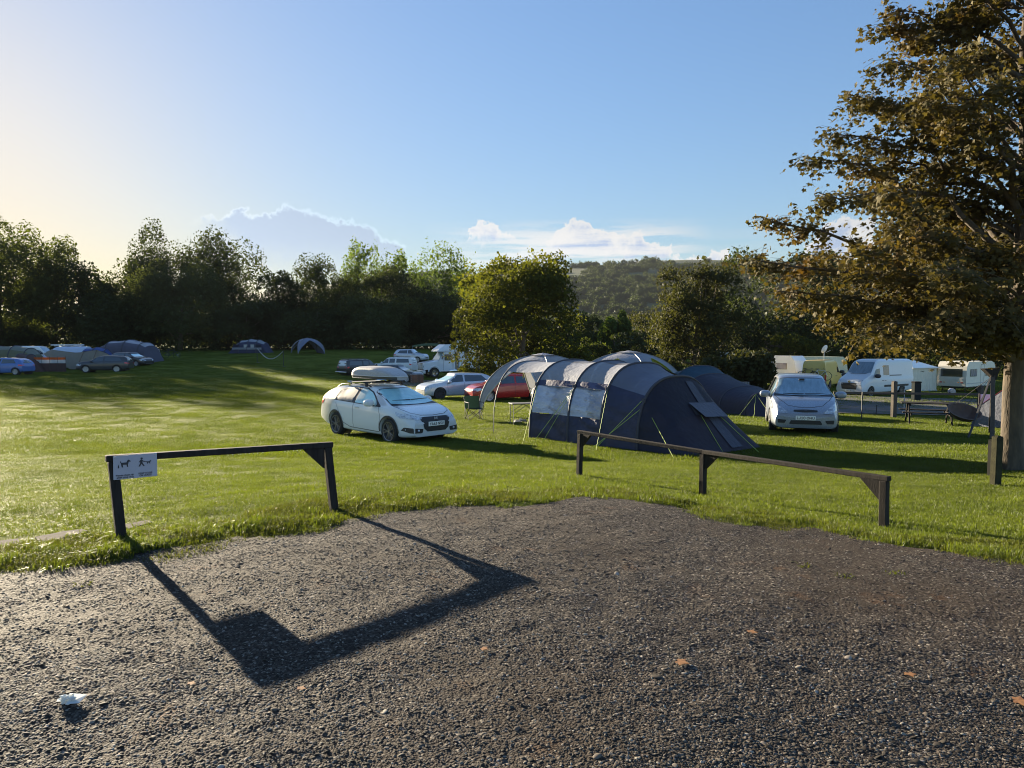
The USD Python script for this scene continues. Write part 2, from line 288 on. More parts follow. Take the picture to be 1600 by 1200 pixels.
gm = gridmesh(G); gm.faces = gm.faces[:, ::-1] if gm.face_normals[0][2] < 0 else gm.faces
struct('lawn', gm, LAWN, smooth=True)

# gravel car park: its own sheet, with a worn, uneven edge
xs = np.concatenate([np.linspace(-28, -7, 60)[:-1], np.arange(-7, 7, 0.045), np.linspace(7, 28, 60)]); ts = np.concatenate([np.linspace(0, .55, 40)[:-1], np.linspace(.55, 1, 170)])
Xs, Ts = np.meshgrid(xs, ts, indexing='ij'); Ys = -6 + Ts * (yedge(Xs) + 0.34 + 6)
q = np.stack([Xs, Ys, Xs * 0], -1)
Zs = H(Xs, Ys) + 0.016 + 0.02 * (meshkit.fbm(q * 5, 4, 2) - .5) - np.clip((Ts - .985) / .015, 0, 1) * 0.03
grav_nodes = {
    "g": ("geometry", {}), "v": ("voronoi_texture", {"scale": 75.0}), "v2": ("voronoi_texture", {"scale": 135.0}),
    "h": ("separate_color", {}), "r": ("rgb_ramp", {"ramp": [(0.0, (0.016, 0.013, 0.011)), (0.45, (0.036, 0.029, 0.024)), (0.75, (0.058, 0.048, 0.039)), (0.93, (0.10, 0.085, 0.07)), (1.0, (0.26, 0.23, 0.19))]}),
    "n": ("noise_texture", {"scale": 0.55, "detail": 6.0, "roughness": 0.62}), "nr": ("map_range", {"range_type": "smoothstep", "from_min": 0.42, "from_max": 0.62, "to_min": 0.0, "to_max": 0.75, "clamp": True}),
    "dirt": ("mix_color", {"b": (0.036, 0.026, 0.018)}),
    "n2": ("noise_texture", {"scale": 3.0, "detail": 5.0}), "n2r": ("map_range", {"from_min": 0.62, "from_max": 0.74, "to_min": 0.0, "to_max": 0.6, "clamp": True}), "rust": ("mix_color", {"b": (0.10, 0.05, 0.022)}),
    "b": ("bump", {"strength": 0.8, "distance": 0.005, "invert": True}), "bb": ("bump", {"strength": 0.7, "distance": 0.0035, "invert": True}),
    "p": ("principled_bsdf", {"roughness": 0.85, "specular_ior_level": 0.12})}
grav_l = [("g.position", "v.vector"), ("g.position", "v2.vector"), ("v.color", "h.color"), ("h.r", "r.fac"), ("g.position", "n.vector"), ("n.fac", "nr.value"), ("r.color", "dirt.a"), ("nr.result", "dirt.fac"),
          ("g.position", "n2.vector"), ("n2.fac", "n2r.value"), ("dirt.result", "rust.a"), ("n2r.result", "rust.fac"), ("rust.result", "p.base_color"),
          ("v2.distance", "bb.height"), ("v.distance", "b.height"), ("bb.normal", "b.normal"), ("b.normal", "p.normal")]
GRAVEL = usdkit.material(stage, '/World/Looks/gravel_look', grav_nodes, grav_l, surface="p.BSDF")
m = gridmesh(np.stack([Xs, Ys, Zs], -1)); m.faces = m.faces[:, ::-1] if m.face_normals[0][2] < 0 else m.faces
struct('gravel_car_park', m, GRAVEL, smooth=True)

# loose stones bedded in the gravel
def stone(seed, n=1):
    s = trimesh.creation.icosphere(n); r = np.random.default_rng(seed); k = s.vertices * 1.3 + r.uniform(0, 50, 3)
    s.vertices *= (0.72 + 0.56 * meshkit.noise(k, seed))[:, None] * np.array([1, r.uniform(.65, .9), r.uniform(.42, .62)]); return s
def yawq(a, t=None):
    z = np.stack([np.cos(a / 2), 0 * a, 0 * a, np.sin(a / 2)], -1); return z
N = 150000
yy = 2.0 + 6.6 * rng.random(N * 3) ** 1.35; xx = rng.uniform(-1, 1, N * 3) * (0.80 * yy + 0.5)
ok = yy < yedge(xx) + 0.08 + 0.25 * (rng.random(len(xx)) ** 4); dens = meshkit.fbm(np.stack([xx, yy, xx * 0], -1) * .8, 4, 21)
ok &= rng.random(len(xx)) < np.clip((dens - .27) * 3.4, .34, 1); xx, yy = xx[ok][:N], yy[ok][:N]; N = len(xx)
sz = 0.0030 * np.exp(rng.normal(0, .42, N)) + 0.0017; big = rng.random(N) < .004; sz[big] *= 2.0
zz = H(xx, yy) + 0.016 + 0.02 * (meshkit.fbm(np.stack([xx, yy, xx * 0], -1) * 5, 4, 2) - .5) + sz * .02
STONE = usdkit.material(stage, '/World/Looks/stone_look', {"o": ("object_info", {}), "r": ("rgb_ramp", {"ramp": [(0, (0.020, 0.017, 0.014)), (.4, (0.050, 0.042, 0.034)), (.70, (0.088, 0.074, 0.060)), (.90, (0.15, 0.128, 0.104)), (1, (0.33, 0.30, 0.26))]}),
    "g": ("geometry", {}), "n": ("noise_texture", {"scale": 300.0, "detail": 3.0}), "mx": ("mix_color", {"blend_type": "multiply", "fac": 0.6}), "p": ("principled_bsdf", {"roughness": 0.8, "specular_ior_level": 0.15})},
    [("o.random", "r.fac"), ("g.position", "n.vector"), ("r.color", "mx.a"), ("n.color", "mx.b"), ("mx.result", "p.base_color")], surface="p.BSDF")
sa = rng.uniform(0, 6.28, N); tq = np.stack([np.cos(sa / 2), rng.normal(0, .12, N), rng.normal(0, .12, N), np.sin(sa / 2)], -1); tq /= np.linalg.norm(tq, axis=1, keepdims=True)
instancer('gravel_stones', [stone(k) for k in range(6)], [STONE] * 6, np.stack([xx, yy, zz], -1), tq, np.stack([sz * 1.2, sz * 1.2, sz * .55], -1), rng.integers(0, 6, N), 'loose brown and grey stones bedded in the gravel car park', 'gravel', smooth=True)

# ---------------------------------------------------------------- roads beyond the lawn
ROAD = mat('road_look', (0.085, 0.072, 0.066), 0.8, var=.35, scale=2.0, bump=.5, bscale=40)
def strip(name, left_px, right_px, n=60, lift=0.03, material=ROAD):
    """a road between two rows of pixels that lie on the ground"""
    A = np.array([at(*p) for p in left_px]); B = np.array([at(*p) for p in right_px]); ss = np.linspace(0, 1, n)
    def res(P):
        d = np.r_[0, np.cumsum(np.linalg.norm(np.diff(P, axis=0), axis=1))]; d /= d[-1]; return np.stack([np.interp(ss, d, P[:, k]) for k in range(3)], 1)
    A, B = res(A), res(B); w = np.linspace(0, 1, 14); P = A[:, None] * (1 - w)[None, :, None] + B[:, None] * w[None, :, None]
    P[..., 2] = Hl(P[..., 0], P[..., 1]) + lift; m = gridmesh(P); m.faces = m.faces[:, ::-1] if m.face_normals[:, 2].mean() < 0 else m.faces
    return struct(name, m, material, smooth=True)
strip('gravel_road', [(1120, 640), (1300, 646), (1430, 649), (1700, 652)], [(1120, 612), (1300, 617), (1430, 622), (1700, 627)])
strip('track', [(560, 613), (640, 612), (700, 609), (790, 604)], [(580, 599), (640, 596), (700, 592), (790, 585)])

# half buried paving at the left edge of the lawn
CONC = mat('concrete_look', (0.075, 0.066, 0.056), .95, var=.4, scale=9, bump=.5, bscale=80, spec=.08)
pv = numbered('/World', 'paving'); tag(UsdGeom.Xform.Define(stage, pv), kind='structure')
for poly in ([(-40, 852), (0, 849), (28, 846), (33, 852), (0, 860), (-40, 866)], [(55, 845), (100, 837), (128, 834), (138, 836), (98, 846), (62, 852)], [(192, 824), (232, 817), (238, 820), (200, 829)]):
    pts = np.array([at(*p) for p in poly]); b = Polygon(pts[:, :2]); mm = extrude(b, .05); mm.apply_translation((0, 0, float(H(pts[:, 0].mean(), pts[:, 1].mean())) - .035 + float(lumps(pts[:, 0].mean(), pts[:, 1].mean())))); part(pv, 'paving_slab', mm, CONC)
PAVE = [np.array([at(*p)[:2] for p in poly]) for poly in ([(-60, 850), (28, 844), (36, 853), (-60, 870)], [(52, 844), (128, 832), (142, 837), (62, 854)], [(188, 824), (232, 815), (242, 820), (200, 831)])]

# ---------------------------------------------------------------- grass blades
def clump(seed, nb, rad, hmin, hmax, wid, lean=.5):
    r = np.random.default_rng(seed); x, y = r.uniform(-rad, rad, (2, nb)); h = r.uniform(hmin, hmax, nb); a = r.uniform(0, 2 * np.pi, nb); l = np.abs(r.normal(0, lean, nb)); wa = r.uniform(0, np.pi, nb); w = wid * r.uniform(.6, 1.3, nb)
    d = np.stack([np.cos(a), np.sin(a), 0 * a], 1); wv = np.stack([np.cos(wa), np.sin(wa), 0 * a], 1) * w[:, None] / 2; b = np.stack([x, y, 0 * x - .01], 1)
    mid = b + d * (h * l * .35)[:, None] + np.array([0, 0, 1.0]) * (h * .6 + .005)[:, None]; tip = b + d * (h * l)[:, None] + np.array([0, 0, 1.0]) * (h * np.sqrt(np.clip(1 - (l * .6) ** 2, .2, 1)))[:, None]
    V = np.stack([b - wv, b + wv, mid + wv * .8, mid - wv * .8, tip], 1).reshape(-1, 3); k = np.arange(nb)[:, None] * 5
    return trimesh.Trimesh(V, np.vstack([k + [0, 1, 2], k + [0, 2, 3], k + [3, 2, 4]]), process=False)
GR = [(0, (0.034, 0.058, 0.008)), (.35, (0.096, 0.130, 0.012)), (.62, (0.168, 0.190, 0.016)), (.88, (0.235, 0.225, 0.026)), (1, (0.28, 0.23, 0.06))]
GRASS = leafmat('grass_look', GR, transl=.48, rough=.5, spec=.35, scale=.8, tr_gain=1.12)
GRASS2 = leafmat('verge_grass_look', [(0, (0.045, 0.066, 0.012)), (.4, (0.095, 0.108, 0.018)), (.75, (0.155, 0.140, 0.028)), (.94, (0.15, 0.13, 0.04)), (1, (0.22, 0.17, 0.07))], transl=.42, rough=.6, spec=.25, scale=.9, tr_gain=1.0)
protos = [clump(1, 60, .13, .014, .036, .0042, .8), clump(2, 60, .13, .012, .034, .0042, .8), clump(3, 190, .42, .02, .045, .008, .8), clump(4, 190, .42, .02, .048, .008, .8), clump(5, 190, 1.0, .03, .06, .022, .7), clump(6, 190, 1.0, .03, .065, .022, .7),
          clump(7, 60, .10, .012, .048, .006, 1.0), clump(8, 46, .09, .01, .032, .010, 1.3), clump(9, 110, .10, .03, .080, .006, .9), clump(10, 90, .12, .02, .060, .008, 1.2)]
pm = [GRASS] * 6 + [GRASS2] * 2 + [GRASS, GRASS2]
P_, S_, I_ = [], [], []
def scatter(n, ylo, yhi, half, kinds, keep, smin=.8, smax=1.25, power=1.0):
    y = ylo + (yhi - ylo) * rng.random(n) ** power; x = rng.uniform(-1, 1, n) * half(y); k = keep(x, y); x, y = x[k], y[k]; s = rng.uniform(smin, smax, len(x))
    P_.append(np.stack([x, y, Hl(x, y)], -1)); S_.append(np.stack([s, s, s * rng.uniform(.8, 1.2, len(x))], -1)); I_.append(rng.choice(kinds, len(x)))
def offpave(x, y):
    k = np.ones(len(x), bool)
    for p in PAVE: k &= ~contains_xy(Polygon(p).buffer(.03), x, y)
    return k
hw = lambda y: .78 * y + 1.2
_bare = lambda x, y: meshkit.fbm(np.stack([x, y, x * 0], -1) * 1.1, 4, 33)
scatter(21000, 3.6, 17, hw, [0, 1], lambda x, y: (y > yedge(x) + .12 + .5 * np.clip(_bare(x, y) - .5, 0, 1)) & offpave(x, y), power=.85)
scatter(7000, 14, 42, hw, [2, 3], lambda x, y: y > yedge(x) + 2)
scatter(7500, 36, 110, hw, [4, 5], lambda x, y: y > 0)
scatter(26000, 3.4, 9.5, hw, [6, 6, 7], lambda x, y: (y > yedge(x) - .16 + 1.7 * (_bare(x, y) - .44)) & (y < yedge(x) + 1.25 - 1.6 * (_bare(x, y) - .5)) & (rng.random(len(x)) < np.clip((meshkit.fbm(np.stack([x, y, x * 0], -1) * 4.2, 3, 41) - .30) * 4.5, .06, 1)) & offpave(x, y), .5, 1.2)
scatter(9000, 3.4, 9.5, hw, [8, 9], lambda x, y: (y > yedge(x) - .05 + .8 * (_bare(x, y) - .45)) & (y < yedge(x) + 1.1) & (meshkit.fbm(np.stack([x, y, x * 0], -1) * 3.1, 3, 57) > .56) & offpave(x, y), .6, 1.15)
P_, S_, I_ = np.vstack(P_), np.vstack(S_), np.concatenate(I_)
instancer('grass', protos, pm, P_, yawq(rng.uniform(0, 6.28, len(P_))), S_, I_, 'short green grass of the camping field and its rough verge along the gravel', 'grass')
# ================================================================ HILL AND TREES
def leaves(P, Nrm, size, r, shape='quad'):
    """one small folded face per leaf spray"""
    n = len(P); a = r.normal(size=(n, 3)); t = np.cross(Nrm, a); t /= np.maximum(np.linalg.norm(t, axis=1, keepdims=True), 1e-9); b = np.cross(Nrm, t)
    s = size * np.exp(r.normal(0, .3, n))[:, None]; w = s * r.uniform(.45, .8, (n, 1))
    V = np.stack([P - t * s * .5, P + b * w * .5 + Nrm * s * .1, P + t * s * .5, P - b * w * .5 + Nrm * s * .1], 1).reshape(-1, 3); k = np.arange(n)[:, None] * 4
    return trimesh.Trimesh(V, np.vstack([k + [0, 1, 2], k + [0, 2, 3]]), process=False)
def crown(r, w, h, nl, n, size, up=0.0, lob=.30, flat=1.0, spiky=0.0, depth=None):
    """leaf sprays on lobes spread through an uneven crown of width w, height h, base at z=0"""
    d = depth or w
    th = r.uniform(0, 2 * np.pi, nl); cz = r.uniform(-1, 1, nl); cr = np.where(cz > 0, np.sqrt(1 - np.abs(cz) ** 3), 1 - .22 * cz ** 2); k = r.uniform(.45, .85, nl)
    C = np.stack([np.cos(th) * cr * k * w / 2, np.sin(th) * cr * k * d / 2, h / 2 + cz * k * h / 2], 1)
    rad = lob * w * r.uniform(.45, 1.1, nl) * (1 - .35 * np.clip(cz, 0, 1)); sq = np.stack([rad, rad * d / w, rad * flat * h / w * 1.1], 1)
    C[:, 2] = np.clip(C[:, 2], sq[:, 2] * .75, h - sq[:, 2] * .8)
    pr = rad ** 2; i = r.choice(nl, n, p=pr / pr.sum()); v = r.normal(size=(n, 3)); v /= np.linalg.norm(v, axis=1, keepdims=True); v[:, 2] = np.where(v[:, 2] < -.3, -v[:, 2] * .6, v[:, 2]); q = .50 + .51 * r.random(n) ** .5
    q *= 1 + spiky * np.clip(meshkit.noise(v * 4 + i[:, None] * 7.3, 3) - .5, 0, 1)
    P = C[i] + v * sq[i] * q[:, None]
    lo, hi = np.percentile(P, .4, axis=0), np.percentile(P, 99.6, axis=0)                        # fit the uneven crown to its measured size
    lo2, hi2 = np.array([-w / 2, -d / 2, 0.0]), np.array([w / 2, d / 2, h]); k2 = (hi2 - lo2) / (hi - lo); P = (P - lo) * k2 + lo2; C = (C - lo) * k2 + lo2
    nn = v * .5 + r.normal(size=(n, 3)) * .8 + np.array([0, 0, up]); nn /= np.linalg.norm(nn, axis=1, keepdims=True)
    return leaves(P, nn, size, r), C, rad
LEAF = {
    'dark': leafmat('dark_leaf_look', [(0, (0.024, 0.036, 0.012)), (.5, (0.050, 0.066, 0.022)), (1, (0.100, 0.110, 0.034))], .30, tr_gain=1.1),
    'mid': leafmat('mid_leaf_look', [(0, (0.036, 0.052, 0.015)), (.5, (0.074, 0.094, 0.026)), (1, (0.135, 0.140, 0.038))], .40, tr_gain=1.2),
    'willow': leafmat('willow_leaf_look', [(0, (0.045, 0.060, 0.022)), (.5, (0.075, 0.095, 0.034)), (1, (0.12, 0.14, 0.05))], .35),
    'poplar': leafmat('poplar_leaf_look', [(0, (0.050, 0.085, 0.018)), (.5, (0.090, 0.135, 0.030)), (1, (0.14, 0.18, 0.05))], .45, tr_gain=1.3),
    'gold': leafmat('gold_leaf_look', [(0, (0.030, 0.040, 0.009)), (.45, (0.085, 0.094, 0.014)), (.8, (0.160, 0.142, 0.018)), (1, (0.28, 0.18, 0.02))], .42, tr_gain=1.6),
    'olive': leafmat('olive_leaf_look', [(0, (0.035, 0.042, 0.016)), (.5, (0.070, 0.075, 0.026)), (1, (0.13, 0.12, 0.045))], .35),
    'hill': leafmat('hill_leaf_look', [(0, (0.030, 0.045, 0.016)), (.5, (0.058, 0.078, 0.024)), (1, (0.105, 0.120, 0.035))], .3, scale=.02),
    'maple': leafmat('maple_leaf_look', [(0, (0.050, 0.047, 0.019)), (.25, (0.092, 0.076, 0.029)), (.42, (0.150, 0.074, 0.022)), (.62, (0.21, 0.078, 0.016)), (.80, (0.125, 0.098, 0.044)), (1, (0.30, 0.11, 0.018))], .27, rough=.7, spec=.16, tr_gain=1.0, scale=.9)}
BARK = mat('bark_look', (0.13, 0.095, 0.062), .9, color2=(0.055, 0.042, 0.030), scale=7, stretch=(1, 1, .3), bump=1.0, bscale=18, bdist=.03)
BARK2 = mat('maple_bark_look', (0.080, 0.060, 0.038), .95, color2=(0.030, 0.024, 0.017), scale=9, stretch=(1, 1, .35), bump=.9, bscale=24, bdist=.02)
def tree(name, label, base, width, height, kind, n, size, seed, clear=.12, nl=19, group=None, cat='tree', lob=.33, spiky=.18, flat=1.0, depth=None, up=0.0, yaw=0.0):
    r = np.random.default_rng(seed); t = thing(name, label, cat, base, yaw, group=group)
    cm, C, rad = crown(r, width, height * (1 - clear), nl, n, size, lob=lob, spiky=spiky, flat=flat, depth=depth, up=up); z0 = height * clear
    cm.apply_translation((0, 0, z0)); C = C + [0, 0, z0]
    tr = [tube([(0, 0, -.3), (.02 * width * r.normal(), .02 * width * r.normal(), height * .3), (.05 * width * r.normal(), .05 * width * r.normal(), height * .62)], [height * .028 + .04, height * .02 + .02, .04], 7)]
    for k in r.choice(len(C), min(len(C), 12), replace=False):
        s = np.array([0, 0, height * r.uniform(.12, .4)]); e = C[k]; tr.append(tube([s, s * .5 + e * .5 + [0, 0, -.03 * height], e], [height * .011, height * .007, .012], 5))
    part(t, 'trunk', cat_(tr), BARK, smooth=True); part(t, 'crown', cm, LEAF[kind])
    return t
def treepx(name, label, l, rt, top, Y, kind, n, size, seed, zb=None, **k):
    """tree that spans the pixels l..rt and rises to top, standing Y metres away"""
    cx = (l + rt) / 2; p = atY(cx, top, Y); x = p[0]; z = float(H(x, Y)) if zb is None else zb; w = (rt - l) * Y / F
    return tree(name, label, (x, Y, z - .05), w, p[2] - z, kind, n, size, seed, **k)

# hill: a long wooded ridge, grass on its crest
def ridge(x):
    px = np.array([-9000, 300, 500, 640, 760, 880, 1000, 1080, 1180, 1300, 1500, 1900, 3000, 12000]); py = np.array([500, 470, 447, 432, 426, 419, 408, 406, 407, 411, 420, 440, 470, 500])
    return np.interp(x, (px - CX) / F * 1300, (HORIZ - py) / F * 1300)
hx = np.linspace(-1500, 2600, 150); hy = np.concatenate([np.linspace(330, 1300, 60), np.linspace(1340, 2300, 14)])
HX, HY = np.meshgrid(hx, hy, indexing='ij'); s = np.clip((HY - 330) / 970, 0, 1); rise = 0.20 * np.clip((s - .05) / .35, 0, 1) ** 1.4 + 0.80 * np.clip((s - .42) / .58, 0, 1) ** 1.05
def hillz(x, y):
    s = np.clip((y - 330) / 970, 0, 1); rise = 0.17 * np.clip(s / .35, 0, 1) ** 1.2 + 0.83 * np.clip((s - .40) / .60, 0, 1) ** .95
    b = np.clip((y - 1300) / 900, 0, 1); q = np.stack([x / 160., y / 160., x * 0], -1)
    return -6 + (ridge(x) + 6) * rise * (1 - .3 * b) + (meshkit.fbm(q, 4, 4) - .5) * 26 * rise * (1 - rise * .85)
m = gridmesh(np.stack([HX, HY, hillz(HX, HY)], -1)); m.faces = m.faces[:, ::-1] if m.face_normals[:, 2].mean() < 0 else m.faces
HILL = mat('hill_look', (0.060, 0.085, 0.024), .9, var=.5, scale=.01, bump=.6, bscale=.4, bdist=1.0)
struct('hill', m, HILL, smooth=True)
hp = []
for k in range(3):
    r = np.random.default_rng(60 + k); cm, C, rad = crown(r, 1.0, 1.0, 9, 420, .13, lob=.34, spiky=.4); hp.append(cm)
n = 9000; x = rng.uniform(-250, 1050, n); y = 420 + 900 * rng.random(n) ** .8; q = np.stack([x / 70, y / 90, x * 0], -1)
keep = (np.abs((x - 0) / y) < .95) & (meshkit.fbm(q, 3, 8) > .36) & ~((y > 1180) & (meshkit.fbm(q * 2, 2, 5) > .42)); x, y = x[keep], y[keep]
s = rng.uniform(8, 15, len(x)); sc = np.stack([s, s, s * rng.uniform(.7, 1.05, len(x))], -1)
instancer('hillside_wood', hp, [LEAF['hill']] * 3, np.stack([x, y, hillz(x, y) - sc[:, 2] * .18], -1), yawq(rng.uniform(0, 6.28, len(x))), sc, rng.integers(0, 3, len(x)), 'dense green wood covering the far hillside', 'wood')

TL = 'trees along the far edge of the field'
trees = [  # label, left, right, top, Y, kind, n, size, options
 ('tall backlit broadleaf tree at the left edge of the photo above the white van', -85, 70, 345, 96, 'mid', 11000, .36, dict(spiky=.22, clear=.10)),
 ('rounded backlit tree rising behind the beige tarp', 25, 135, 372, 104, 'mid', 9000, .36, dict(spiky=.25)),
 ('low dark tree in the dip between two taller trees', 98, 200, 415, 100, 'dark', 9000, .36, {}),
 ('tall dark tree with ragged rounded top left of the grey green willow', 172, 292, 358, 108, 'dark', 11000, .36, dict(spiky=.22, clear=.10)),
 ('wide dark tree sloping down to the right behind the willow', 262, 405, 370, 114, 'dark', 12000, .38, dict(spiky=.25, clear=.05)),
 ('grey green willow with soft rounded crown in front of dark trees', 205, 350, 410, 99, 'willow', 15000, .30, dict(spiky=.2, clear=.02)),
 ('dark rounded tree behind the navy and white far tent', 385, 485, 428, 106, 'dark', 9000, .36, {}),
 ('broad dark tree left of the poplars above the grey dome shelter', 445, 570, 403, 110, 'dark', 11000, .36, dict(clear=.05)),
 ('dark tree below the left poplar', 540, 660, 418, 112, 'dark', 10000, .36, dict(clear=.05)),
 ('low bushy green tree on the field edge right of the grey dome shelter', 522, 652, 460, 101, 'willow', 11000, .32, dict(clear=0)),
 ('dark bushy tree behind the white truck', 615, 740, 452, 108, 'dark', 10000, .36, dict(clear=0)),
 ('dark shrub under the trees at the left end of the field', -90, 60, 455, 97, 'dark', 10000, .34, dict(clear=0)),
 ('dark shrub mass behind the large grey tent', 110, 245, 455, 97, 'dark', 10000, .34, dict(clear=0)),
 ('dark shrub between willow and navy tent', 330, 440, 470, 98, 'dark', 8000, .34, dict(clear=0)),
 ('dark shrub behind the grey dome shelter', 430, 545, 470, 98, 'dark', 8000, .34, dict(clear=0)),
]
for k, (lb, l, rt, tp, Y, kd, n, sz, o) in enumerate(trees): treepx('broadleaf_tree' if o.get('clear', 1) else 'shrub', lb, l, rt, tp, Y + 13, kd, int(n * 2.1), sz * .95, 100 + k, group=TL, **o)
for k, (lb, l, rt, tp) in enumerate([('leftmost and most slender poplar with feathery pale green plumes', 532, 612, 380), ('shorter middle poplar with pale green plumes', 592, 680, 398), ('broadest poplar, pale green, rising left of the golden tree', 640, 752, 386)]):
    treepx('poplar_tree', lb, l, rt, tp, 142, 'poplar', 10500, .40, 140 + k, nl=34, lob=.17, flat=1.5, spiky=1.2, clear=.1, group='poplars behind the dark trees', up=.2)
treepx('golden_tree', 'rounded tree with golden green sunlit left side behind the tents', 713, 918, 400, 54, 'gold', 36000, .21, 150, nl=44, lob=.19, spiky=.9, clear=.03)
treepx('clipped_hedge', 'dark clipped hedge with lit top right of the golden tree', 868, 958, 530, 66, 'mid', 7000, .22, 151, clear=0, flat=.8, cat='hedge', depth=3.0, lob=.3, spiky=.1)
treepx('olive_tree', 'loose olive green tree with wispy top behind the blue dome tent', 1020, 1160, 416, 60, 'olive', 28000, .21, 152, nl=40, lob=.18, spiky=1.3, clear=.02)
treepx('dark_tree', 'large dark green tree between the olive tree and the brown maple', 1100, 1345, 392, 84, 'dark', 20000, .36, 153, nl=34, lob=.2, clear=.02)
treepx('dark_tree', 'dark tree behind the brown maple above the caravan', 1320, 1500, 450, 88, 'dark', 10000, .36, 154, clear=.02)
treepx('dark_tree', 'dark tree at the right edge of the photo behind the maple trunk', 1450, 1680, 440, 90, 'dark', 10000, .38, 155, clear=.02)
for k, (lb, l, rt, tp, Y, kd) in enumerate([('dark leafy bush hiding a white caravan right of the blue dome tent', 1092, 1210, 548, 44, 'olive'), ('yellowish green bush above the caravan roofs', 1198, 1292, 522, 76, 'gold'), ('dull green bush behind the yellow van', 1280, 1400, 534, 80, 'mid'),
    ('pale green bush in the gap left of the olive tree', 935, 985, 488, 95, 'poplar'), ('dark green bush behind the grey dome tent', 905, 1050, 520, 80, 'dark'), ('mid green bush on the left of the valley gap', 890, 960, 490, 110, 'mid'), ('olive bush under the hill in the valley gap', 965, 1070, 486, 120, 'olive'), ('dark green bush behind the long caravan', 1390, 1620, 535, 84, 'dark')]):
    treepx('bush', lb, l, rt, tp, Y, kd, 7500, .26 if Y < 60 else .32, 170 + k, clear=0, cat='bush', lob=.24)
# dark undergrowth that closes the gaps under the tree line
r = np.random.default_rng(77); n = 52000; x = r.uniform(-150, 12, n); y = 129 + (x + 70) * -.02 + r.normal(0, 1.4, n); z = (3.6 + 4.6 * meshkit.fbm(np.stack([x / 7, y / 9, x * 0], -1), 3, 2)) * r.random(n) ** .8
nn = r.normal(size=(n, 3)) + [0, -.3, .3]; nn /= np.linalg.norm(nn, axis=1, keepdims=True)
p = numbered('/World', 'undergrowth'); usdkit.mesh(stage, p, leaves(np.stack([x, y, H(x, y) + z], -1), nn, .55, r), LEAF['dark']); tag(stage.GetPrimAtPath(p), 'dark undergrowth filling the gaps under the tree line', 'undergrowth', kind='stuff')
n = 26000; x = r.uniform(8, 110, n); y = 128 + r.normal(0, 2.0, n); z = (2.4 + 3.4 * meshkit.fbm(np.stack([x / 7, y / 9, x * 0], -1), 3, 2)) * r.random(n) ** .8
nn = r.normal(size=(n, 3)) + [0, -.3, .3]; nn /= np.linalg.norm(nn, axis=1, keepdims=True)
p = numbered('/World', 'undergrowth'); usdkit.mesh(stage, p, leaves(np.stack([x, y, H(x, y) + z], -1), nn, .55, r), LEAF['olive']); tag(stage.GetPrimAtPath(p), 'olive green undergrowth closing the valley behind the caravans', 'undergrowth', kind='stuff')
# trees that stand just outside the frame on the left and shade the field
for k, (x, y, w, h) in enumerate([(-82, 92, 13, 17), (-86, 78, 14, 17), (-80, 62, 12, 15), (-76, 46, 12, 14)]):
    tree('broadleaf_tree', ['broadleaf tree beyond the left end of the tree line', 'broadleaf tree beside the field left of the blue car', 'broadleaf tree on the left side of the field', 'broadleaf tree nearest the car park on the left side of the field'][k], ground(x, y), w, h, 'mid', 8000, .4, 190 + k, group=TL, clear=.15)
# hedge line and trees in the valley beyond the field
for k, (x, y, h, w, kd, lb) in enumerate([(15, 200, 8, 11, 'mid', 'leftmost small tree of the valley hedge line beside the golden tree'), (25, 214, 6.5, 12, 'poplar', 'pale green small tree of the valley hedge line'), (34, 205, 9, 13, 'dark', 'dark small tree of the valley hedge line under the hill'), (45, 212, 8, 13, 'olive', 'olive small tree of the valley hedge line left of the olive tree'), (60, 190, 9, 14, 'mid', 'small tree of the valley hedge line hidden behind the olive tree')]):
    tree('valley_tree', lb, (x, y, float(H(x, y)) - .3), w, h, kd, 3000, .5, 210 + k, clear=0, nl=14, group='valley hedge line trees')

